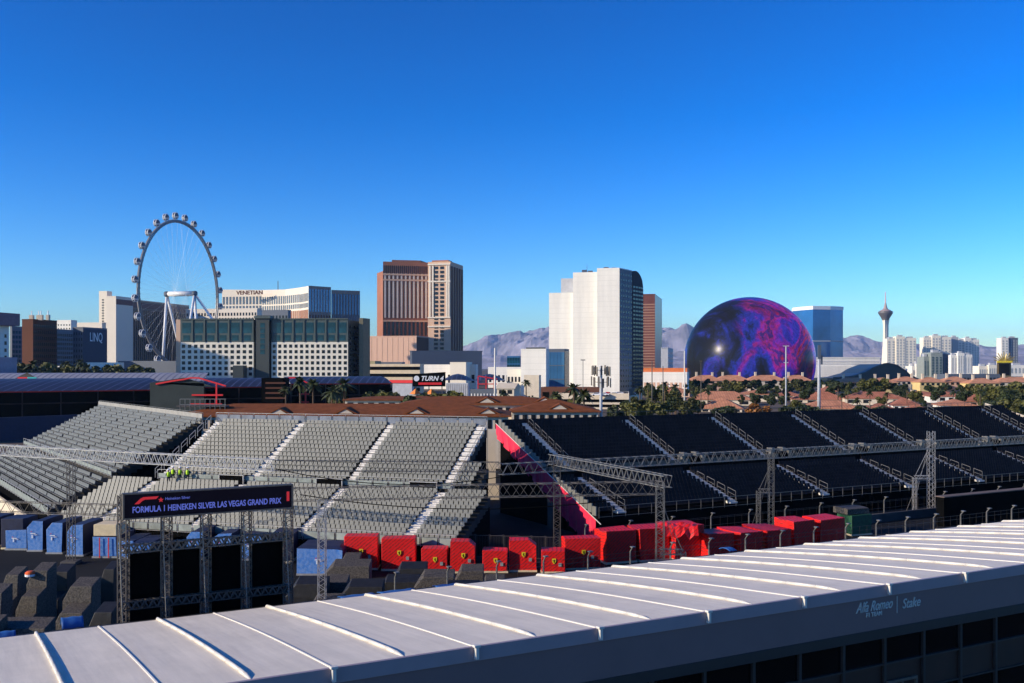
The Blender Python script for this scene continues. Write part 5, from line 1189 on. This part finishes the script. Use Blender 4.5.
# ------------------------------------------------------------------ blue glass tower with white crown
Yf=2900; r=thing('glass_tower','rounded blue glass tower with white crown behind the sphere','hotel',tuple(PT(820,Yf)))
A=PT(793,Yf+60); B=PT(813,Yf-30); C=PT(843,Yf+10)
poly=[A,A+(B-A)*.5+Vector((-2,-6,0)),B,B+(C-B)*.5+Vector((4,-8,0)),C,C+Vector((-10,80,0)),A+Vector((20,80,0))]
MB().prism([tuple(x[:2]) for x in poly],0,ZP(310,Yf)).build('glass_wall',M['deepblue'],r)
cc=sum(poly,Vector())/len(poly)
MB().prism([tuple((cc+(x-cc)*1.02)[:2]) for x in poly],ZP(310,Yf),ZP(306.5,Yf)).build('crown',M['whitep'],r); MB().prism([tuple((cc+(x-cc)*1.012)[:2]) for x in poly],ZP(342,Yf),ZP(340.5,Yf)).build('mid_band',M['roofgrey'],r)
panels(r,A,B,20,ZP(313,Yf),8,1,.06,1,M['navy'],name='glass_joint',out=.5,th=1); panels(r,B,C,20,ZP(313,Yf),12,1,.06,1,M['navy'],name='glass_joint',out=.5,th=1)
# ------------------------------------------------------------------ right side group
r,A,B,C,D,zt=block('convention_hall','huge white convention hall right of the blue glass tower',812,1500,880,None,358,M['whitewall'],'hall',depth=90,u=Vector((1,.0,0)),v=Vector((0,1,0)))
panels(r,A,B,zt-14,zt-4,1,3,.96,.25,M['roofgrey'],name='wall_band',out=.5); MB().prism([tuple(x[:2]) for x in(A-Vector((0,6,0)),A+(B-A)*.6-Vector((0,6,0)),A+(B-A)*.6,A)],0,zt-12).build('lower_hall',M['whitewall'],r)
r=thing('wave_roof_hall','low black hall with swooping wave roof','hall',tuple(PT(870,1300)))
K=24; top=[]; pr=[(833,378),(850,377),(864,373.5),(876,367),(886,363.5),(896,365),(904,370),(911,376),(920,380)]
def ip(px):
    for (a,ya),(b,yb) in zip(pr,pr[1:]):
        if a<=px<=b:
            q_=(px-a)/(b-a); return ya+(yb-ya)*(3*q_*q_-2*q_**3)*.5+(yb-ya)*q_*.5
    return pr[-1][1]
vs=[];fs=[]
for i in range(K+1):
    px=833+87*i/K
    for y,z in((1300,0),(1300,ZP(ip(px),1300)),(1400,ZP(ip(px),1300)-1),(1400,0)): vs.append((XP(px,1300),y,z))
for i in range(K):
    for j in range(3): a=i*4+j; fs.append((a,a+4,a+5,a+1))
fs+=[(0,1,2,3),(K*4+3,K*4+2,K*4+1,K*4)]
MB().add(vs,fs).build('shell',mat('dark_metal_shell',(.03,.05,.055),.4,metal=.3),r)
ed=MB().path([Vector((XP(833+87*i/K,1299),1299,ZP(ip(833+87*i/K),1299)+.5)) for i in range(K+1)],.9,4); ed.build('roof_edge',M['greenframe'],r)
# observation tower
Yo=3900; b=PT(885.5,Yo); r=thing('observation_tower','slender white observation tower with flared pod and needle','tower',tuple(b))
zz=lambda y:ZP(y,Yo)
pr=[(24,0),(20,zz(360)),(15.5,zz(345)),(13,zz(335)),(13.5,zz(325)),(17,zz(320))]
MB().lathe(b,[(a*.9,z) for a,z in pr],3).build('shaft',M['ivory'],r); MB().lathe(b+Vector((0,0,0)),[(10,0),(8.5,zz(320))],12).build('core',M['cream'],r)
MB().lathe(b,[(13,zz(320)),(16,zz(318)),(25,zz(314.5)),(28,zz(313)),(27,zz(311.6)),(23,zz(311.2))],24).build('pod',mat('pod_dark',(.10,.09,.09),.5),r)
MB().lathe(b,[(23,zz(311.2)),(20,zz(310.4)),(9,zz(309)),(5,zz(306)),(3.2,zz(303))],24).build('pod_roof',mat('mauve_roof',(.35,.26,.25),.7),r)
MB().lathe(b,[(4,zz(306.5)),(2.6,zz(302)),(1.6,zz(292))],8).build('needle',mat('pink_needle',(.6,.42,.40),.6),r)
# condos
def condo(label,pa,Yv,pb,ytop,m,strips,depth=25,name='condo_tower',winm='palewin',bays=None):
    A=PT(pa,Yv); B=PT(pb,Yv); uu=Vector((1,0,0)); r=thing(name,label,'tower',tuple((A+B)/2)); L=B.x-A.x
    for (f0,f1,dz,dy,mm) in (bays or [(0,.3,2,0,m),(.3,.62,0,-2.5,m),(.62,1,1.5,-1.5,m)]):
        z1=ZP(ytop+dz,Yv)
        P=Vector((A.x+L*f0,Yv+dy,0));Q=Vector((A.x+L*f1,Yv+dy,0))
        MB().prism([(P.x,P.y),(Q.x,P.y),(Q.x,Yv+depth),(P.x,Yv+depth)],0,z1).build('wall',M[mm],r)
        k=max(1,int(round(strips*(f1-f0)))); panels(r,P,Q,6,z1-6,k,12,.45,.6,M[winm],name='window_strip',out=.4,th=.8,cap=60)
        MB().box(Vector(((P.x+Q.x)/2,P.y+8,z1+2)),((Q.x-P.x)*.5,8,4)).build('roof_block',M['roofgrey'],r)
    return r
condo('white triple-bay condominium tower right of the observation tower',887,2600,916,336.5,'ivory',8)
condo('white condominium tower left of centre in the distant right group',923.5,2650,951,335.5,'ivory',9)
condo('grey-shaded condominium tower bay attached in the distant right group',951.5,2670,958.4,337,'gutter',3,bays=[(0,1,0,0,'roofgrey')])
condo('white condominium tower right of the pair, rising behind the small white one',958.5,2700,979,338,'whitewall',7)
condo('short white ribbed apartment tower behind the green glass block',951,2100,972,353,'whitewall',8)
condo('distant grey-blue tower behind the casino sign',1000.5,3000,1018,338,'slate',6,bays=[(0,.4,0,-6,'whitewall'),(.4,1,-.3,0,'slate')])
condo('green glass office block in front of the condominium towers',924,1400,948,352.5,'greenframe',7,winm='tealwin',bays=[(0,.22,4,0,'railpane'),(.22,.7,0,-6,'railpane'),(.7,1,1.5,-1,'slate')],name='office_block')
condo('small white block left of the green glass office block',912,1500,924,364,'whitewall',4,name='office_block')
condo('low white block at the right, left of the casino sign',979,1800,997,365,'ivory',8,name='office_block',bays=[(0,.5,1,0,'ivory'),(.5,1,0,-3,'ivory')])
condo('low white block at the right picture edge behind the casino sign',1010,1900,1040,365,'whitewall',8,name='office_block',bays=[(0,.5,0,0,'whitewall'),(.5,1,1,-3,'cream')])
r,A,B,C,D,zt=block('long_low_hall','long low blue-grey roofed hall below the green office block',948,1150,1000,None,374,M['slate'],'hall',depth=30,u=Vector((1,0,0)),v=Vector((0,1,0)),parapet=False); panels(r,A,B,1,zt-3,14,1,.6,.6,M['darkwin'])
# casino sign
Yc=1250; r=thing('casino_sign','golden fan-shaped casino sign with black screen','sign',tuple(PT(1004,Yc)))
ctr=PT(1004,Yc,ZP(363,Yc)); f=MB()
for k in range(11):
    a=R(20+k*14); L=(12+2.2*(k%2)); dx,dz=math.cos(a)*L*1.15,math.sin(a)*L
    f.tube(ctr,ctr+Vector((dx,0,dz)),1.1,6,r2=.5)
f.build('golden_rays',mat('gold_paint',(.42,.30,.06),.4,metal=.4),r)
MB().box(ctr+Vector((0,-1.5,1.5)),(19,1.5,2.2)).build('letter_band',M['yellow'],r)
MB().prism([tuple((ctr+Vector(q_))[:2]) for q_ in((-9,0,0),(9,0,0),(7,4,0),(-7,4,0))],0,ctr.z+1).build('sign_tower',mat('gold_brown',(.22,.15,.06),.6),r)
MB().box(ctr+Vector((0,-.6,-8)),(13,1,14)).build('screen',M['black'],r)
# ------------------------------------------------------------------ observation wheel
Yw=1000; d=Vector((XP(180,1),1,0)).normalized(); perp=Vector((d.y,-d.x,0))
wdir=perp*math.cos(R(58.5))+d*math.sin(R(58.5)); ax=perp*math.sin(R(58.5))-d*math.cos(R(58.5))
hub=PT(180.6,Yw,ZP(293.8,Yw)); Rw=73.0
wh=thing('ferris_wheel','giant white observation wheel with round cabins','ferris wheel',(hub.x,hub.y,0))
def wp(a,r_,off=0): return hub+wdir*(r_*math.cos(a))+Vector((0,0,r_*math.sin(a)))+ax*off
rim=MB(); K=84
for k in range(K):
    a0=2*math.pi*k/K;a1=2*math.pi*(k+1)/K
    for r_,off,rr in((Rw,0,1.15),(Rw-1.6,-.9,.55),(Rw-1.6,.9,.55)): rim.tube(wp(a0,r_,off),wp(a1,r_,off),rr,5)
    rim.tube(wp(a0,Rw),wp(a1,Rw-2.2,1.6),.2,3); rim.tube(wp(a0,Rw),wp(a1,Rw-2.2,-1.6),.2,3)
M['wheel']=mat('wheel_steel',(.24,.23,.23),.4,var=.08,scale=.1); M['wheelw']=mat('wheel_white',(.78,.77,.76),.4,var=.05,scale=.1)
rim.build('rim',M['wheel'],wh)
sp_=MB()
for k in range(84):
    a=2*math.pi*k/84; sp_.tube(wp(a+.1*(1 if k%2 else -1),2.0,7 if k%2 else -7),wp(a,Rw-2,0),.05,3,cap=False)
sp_.build('spoke_cables',M['wheelw'],wh)
MB().tube(hub-ax*16,hub+ax*16,2.5,14).build('hub',M['wheelw'],wh,smooth=True)
L0=hub-ax*15.5; R0=hub+ax*15.5
for E,Fp in((L0,PT(161.5,1020)),(L0,PT(188,1075)),(R0,PT(180,945)),(R0,PT(200,985)),(R0,PT(258,985))):
    MB().tube(Fp,E,1.45,10,r2=1.25).build('leg',M['wheelw'],wh,smooth=True)
for E in(L0,R0): MB().lathe(E-Vector((0,0,2.6)),[(2.2,0),(3.0,1.5),(3.0,4),(1.8,5.2)],12).build('bearing_cap',M['slate'],wh)
cabm=mat('cabin_glass',(.12,.12,.14),.2,var=.4,scale=.3)
first=None; cab_d=None
for k in range(28):
    a=2*math.pi*(k+.54)/28; p=wp(a,Rw+4.6); rel=p-Vector((hub.x,hub.y,0))
    if first is None:
        cb=MB(); n=12
        for j in range(7):
            pass
        cb.lathe((0,0,0),[(.6,-3.1),(2.1,-2.4),(3.0,-1.1),(3.3,0),(3.0,1.1),(2.1,2.4),(.6,3.1)],14)
        o=cb.build('cabin',cabm,wh,world=False,smooth=True); first=o.data
        fl_=MB().lathe((0,0,-2.2),[(2.4,0),(3.25,1.3),(3.3,1.6),(2.6,1.6)],14); o2=fl_.build('cabin_floor',M['wheelw'],o,world=False); cab_d=o2.data
        rg=MB()
        for q_ in range(14):
            a0=q_*math.pi/7;a1=(q_+1)*math.pi/7
            for xx in(-1.2,1.2): rg.tube((xx*ax.x,xx*ax.y,0)+Vector((0,0,0)) if False else Vector((ax.x*xx,ax.y*xx,0))+wdir*3.5*math.cos(a0)+Vector((0,0,3.5*math.sin(a0))),Vector((ax.x*xx,ax.y*xx,0))+wdir*3.5*math.cos(a1)+Vector((0,0,3.5*math.sin(a1))),.28,4)
        o3=(rg.tube(Vector((ax.x*-1.2,ax.y*-1.2,0))+wdir*3.5,Vector((ax.x*1.2,ax.y*1.2,0))+wdir*3.5,.28,4).tube(Vector((ax.x*-1.2,ax.y*-1.2,0))-wdir*3.5,Vector((ax.x*1.2,ax.y*1.2,0))-wdir*3.5,.28,4)).build('cabin_ring',M['wheelw'],o,world=False); ring_d=o3.data
    else:
        o=bpy.data.objects.new('cabin',first); COL.objects.link(o); o.parent=wh
        for nm,dt in(('cabin_floor',cab_d),('cabin_ring',ring_d)):
            x=bpy.data.objects.new(nm,dt); COL.objects.link(x); x.parent=o
    o.location=rel
# ------------------------------------------------------------------ terracotta housing
hg='low terracotta roofed houses'
H1=[(688,752,470,399,391,'terra','stucco'),(700,742,400,408,397,'terra','stucco'),(738,775,520,394,390,'terra','stucco'),(792,846,500,399,391.5,'terra2','stucco'),(800,862,400,408,400,'terra','stucco'),(820,836,540,391,386,'terra2','peach'),(776,800,560,395,391,'terra2','stucco'),(845,905,470,398,391.5,'terra2','stucco'),(902,942,540,394,391,'terra2','peach'),(893,920,420,405,398,'terra2','whitewall'),(930,964,500,396,391,'terra2','whitewall'),(940,976,400,405,399,'terra','whitewall'),(958,1000,450,401,394,'terra2','peach'),(862,900,380,410,403,'terra2','stucco'),(905,935,370,411,405,'terra2','whitewall'),(1000,1040,470,398,391,'terra2','peach'),(655,690,600,392,387,'terra','peach')]
H1=sorted(H1,key=lambda x:x[0]+x[1])
for i,(a,b,Yv,ye,yr,rm,wm) in enumerate(H1):
    gable_house('tiled_house','low %s house behind the right grandstand, %s from the left'%({'terra':'terracotta-roofed','terra2':'dark clay-roofed'}[rm],ORD[i]),a,b,Yv,ye,yr,M[rm],M[wm],depth=16,wins=4,group=hg,chim=((a+(b-a)*.3,.5),) if i%3==0 else ())
H2=[(690,722,760,380.5,375),(716,750,780,380.5,375),(748,786,770,380.5,375),(784,812,790,380.5,375),(838,872,700,382,377.5),(872,898,690,382.5,377.5),(896,922,720,381,376.5),(920,946,690,382,377),(944,972,700,381.5,376.5),(970,1000,680,383,378),(998,1040,700,382,377),(640,690,700,380,376)]
for i,(a,b,Yv,ye,yr) in enumerate(sorted(H2)):
    gable_house('row_house','two-storey orange-tiled house in the far row with chimneys, %s from the left'%ORD[i],a,b,Yv,ye,yr,M['terra3'],M[['stucco_y','peach','stucco_y','stucco'][i%4]],depth=15,wins=5,group='far row of orange-tiled houses',chim=((a+(b-a)*.25,2.2),(a+(b-a)*.75,2.0)),u=ah,v=av)
bwl=thing('boundary_wall','pale wall running down at the far right behind the navy seats','wall',tuple(PT(1005,200)))
MB().prism([tuple(x[:2]) for x in(PT(985,300),PT(1060,180),PT(1061,180),PT(986,300))],0,ZP(412,240)).build('wall_panel',M['stucco'],bwl)
# ------------------------------------------------------------------ trees
def leafcloud(rad,hgt,n,seed,size,clumps=9):
    rnd=random.Random(seed); mb=MB(); cs=[]
    for i in range(clumps):
        a=rnd.uniform(0,6.28); rr=rad*rnd.uniform(.15,.68); cs.append((math.cos(a)*rr,math.sin(a)*rr,rnd.uniform(.2,.88)*hgt,rad*rnd.uniform(.26,.48)))
    for i in range(n):
        c=rnd.choice(cs); 
        while True:
            v=Vector((rnd.uniform(-1,1),rnd.uniform(-1,1),rnd.uniform(-1,1)))
            if .35<v.length<1: break
        p=Vector(c[:3])+Vector((v.x,v.y,v.z*.8))*c[3]
        q=Vector((rnd.gauss(0,1),rnd.gauss(0,1),rnd.gauss(0,1)+.6)).normalized().to_track_quat('Z','Y'); s=size*rnd.uniform(.6,1.4)
        mb.add([p+q@Vector(k)*s for k in((-.5,-.3,0),(.5,-.3,0),(.6,.35,.1),(-.4,.4,0))],[(0,1,2,3)])
    return mb,cs
def make_tree(kind,h,rad,seed,leaf):
    r=thing(kind,None,None,(0,0,0))
    cr_,cs=leafcloud(rad,h*.72,1500,seed,rad*.16)
    cr_.v=[(x,y,z+h*.24) for x,y,z in cr_.v]
    tk=MB().tube((0,0,0),(0,0,h*.45),h*.028,7,r2=h*.016)
    for c in cs[:6]: tk.tube((0,0,h*.32),(c[0],c[1],c[2]+h*.24),h*.012,5,r2=h*.004)
    tk.build('trunk',M['trunk'],r,world=False); cr_.build('crown',M[leaf],r,world=False); return r
def make_palm(h,seed,n=30,L=2.6):
    rnd=random.Random(seed); r=thing('palm_tree',None,None,(0,0,0))
    MB().tube((0,0,0),(.1,0,h*.5),.26,7,r2=.2).tube((.1,0,h*.5),(0,0,h),.2,7,r2=.22).build('trunk',M['trunk'],r,world=False)
    mb=MB()
    for i in range(n):
        a=rnd.uniform(0,6.28); el=rnd.uniform(-.5,1.3); l=L*rnd.uniform(.75,1.1); pr=None
        for s in range(6):
            q=s/5; rr=l*q*math.cos(el)*(1-.1*q); z=l*q*math.sin(el)-q*q*l*.5; w=.42*math.sin(math.pi*min(1,.15+q*.85))*l/2.6
            c=Vector((math.cos(a)*rr,math.sin(a)*rr,h+z)); sd_=Vector((-math.sin(a),math.cos(a),0))*w
            cur=(c-sd_-Vector((0,0,w*.5)),c,c+sd_-Vector((0,0,w*.5)))
            if pr: mb.add([*pr,*cur],[(0,1,4,3),(1,2,5,4)])
            pr=cur
    mb.build('crown',M['palm'],r,world=False); return r
protos={'a':[make_tree('leafy_tree',10,4.6,11,'leaf'),make_tree('leafy_tree',9,4.2,12,'leaf2'),make_tree('leafy_tree',8,4.0,13,'leaf3'),make_tree('leafy_tree',11,3.8,14,'leaf2')],'o':[make_tree('orange_tree',5,5.5,15,'leafo')],'p':[make_palm(11,5),make_palm(9,6),make_palm(12,7,34,3.0)],'s':[make_tree('shrub',3.2,2.8,17,'leaf2')]}
used=set(); TREES=[]
def put(kind,idx,px,Yv,ytop,ref,gname=None):
    """ytop: pixel row of the crown top -> sets scale"""
    pr=protos[kind][idx%len(protos[kind])]
    hh={'a':(10,9,8,11),'o':(5,),'p':(12.6,10.6,13.9),'s':(3.2,)}[kind][idx%len(protos[kind])]
    s=ZP(ytop,Yv)/hh
    reg(pr)
    if pr.name in used: o=copy_tree(pr)
    else: o=pr; used.add(pr.name)
    s=max(.25,min(3,s))
    o.location=PT(px,Yv,0); o.scale=(s,s,s)if kind!='p' else (max(s,.8),max(s,.8),s); o.rotation_euler=(0,0,random.uniform(0,6.28))
    o['category']={'a':'tree','o':'tree','p':'palm tree','s':'shrub'}[kind]; TREES.append((o,kind,ref,px,Yv)); return o
rt_=random.Random(5)
# right side greenery: (px,Y,ytop)
for px,Yv,yt in [(655,420,383),(668,400,388),(676,360,390),(690,520,380),(700,380,398),(645,350,398),(712,560,381),(724,600,379),(738,560,381),(752,560,379),(700,700,379),(708,690,378),(733,700,380),(745,690,378),(758,690,379),(772,700,378),(783,690,380),(797,690,378),(806,700,379),(819,690,378),(834,690,378),(692,690,379),(764,520,382),(775,500,385),(770,420,392),(784,430,394),(790,600,378),(800,620,379),(812,600,378),(828,560,378),(838,600,379),(848,600,380),(866,560,378),(880,560,377),(893,560,381),(903,600,382),(930,560,383),(945,560,382),(960,520,384),(975,500,383),(985,480,384),(997,400,385),(1008,380,388),(1018,360,387),(1001,330,393),(1013,300,398),(1022,290,402),(1024,420,380),(632,300,402),(620,280,404),(660,300,400),(684,300,400),(795,380,399),(882,430,396),(915,450,390),(923,400,398),(985,380,392),(990,340,398),(645,520,386),(741,450,394),(755,430,391),(716,480,392)]:
    put('a',rt_.randrange(4),px,Yv,yt,'right')
for px,Yv,yt in [(730,480,386),(700,500,386),(788,500,384),(808,480,386),(832,520,383),(852,500,384),(872,480,386),(900,480,387),(938,470,387),(965,440,388),(990,430,387),(1012,420,385),(628,330,398),(638,340,396),(672,330,396),(693,340,397),(1006,330,391)]: put('a',rt_.choice([0,1,3]),px,Yv,yt,'rightmid')
for px,Yv,yt in [(870,380,390),(887,380,391),(907,420,386),(953,420,388),(848,420,386),(842,380,392),(940,480,384),(1003,360,384),(640,360,384),(675,380,382),(665,380,380),(648,400,381),(708,420,389),(695,400,392),(838,470,381),(980,360,388),(857,330,396)]:
    put('p',rt_.randrange(3),px,Yv,yt,'rightpalm')
put('o',0,756,340,406,'orange')
for px,Yv,yt in [(722,300,408),(790,300,408),(880,300,408),(925,300,409),(810,290,407),(860,300,407)]: put('s',0,px,Yv,yt,'shrub')
for px,Yv,yt in [(400,270,391),(414,250,390),(428,260,391),(452,240,389),(458,250,391),(375,280,390),(523,225,394),(545,230,397),(538,240,398),(566,240,396),(640,260,401),(615,270,404),(340,300,389),(385,300,386)]: put('a',rt_.randrange(4),px,Yv,yt,'mid')
for px,Yv,yt in [(300,262,374),(313,270,376),(344,262,375),(332,258,384),(286,290,384),(504,300,388),(526,400,378),(574,230,380),(584,235,386),(556,260,389),(336,275,381)]: put('p',rt_.randrange(3),px,Yv,yt,'midpalm')
for px,Yv,yt in [(28,520,362),(36,500,363),(48,560,361),(60,520,364),(70,560,362),(78,600,361),(94,560,366),(100,560,365),(108,560,364),(116,560,366),(124,560,363),(134,560,366),(45,440,370),(58,440,370),(20,560,362),(146,560,367),(160,540,370),(172,520,372)]: put('a',rt_.randrange(4),px,Yv,yt,'left')
for px,Yv,yt in [(33,520,358),(66,540,359),(80,560,357),(87,520,362)]: put('p',rt_.randrange(3),px,Yv,yt,'leftpalm')
desc={'right':('leafy green tree among the tiled houses at the right, %s from the left','leafy trees among the tiled houses'),'rightmid':('mid-height tree in the middle row of the tiled housing, %s from the left','middle row of trees in the tiled housing'),'rightpalm':('fan palm among the tiled houses at the right, %s from the left','palms among the tiled houses'),'orange':('low orange-leaved tree standing behind the right grandstand%s','orange-leaved trees'),'shrub':('low shrub just behind the right grandstand, %s from the left','shrubs behind the right grandstand'),'mid':('dark tree among the brown roofs near the centre, %s from the left','trees among the brown roofs'),'midpalm':('palm rising near the brown roofs, %s from the left','palms near the brown roofs'),'left':('dark tree in front of the far left hotels, %s from the left','trees before the left hotels'),'leftpalm':('palm in front of the far left hotels, %s from the left','palms before the left hotels')}
for ref,(lt,gn) in desc.items():
    L=sorted([x for x in TREES if x[2]==ref],key=lambda x:x[3])
    for i,x in enumerate(L):
        k=len(L)-1-i; lab=(lt%ORD[i] if len(L)>1 else lt.replace('%s','')) if i<=k else lt.replace('from the left','from the right')%ORD[k]
        x[0]['label']=lab; x[0]['group']=gn
for k in protos.values():
    for p_ in k:
        if p_.name not in used:
            for c_ in [c for c in COL.objects if c.parent==p_]: bpy.data.objects.remove(c_)
            bpy.data.objects.remove(p_)
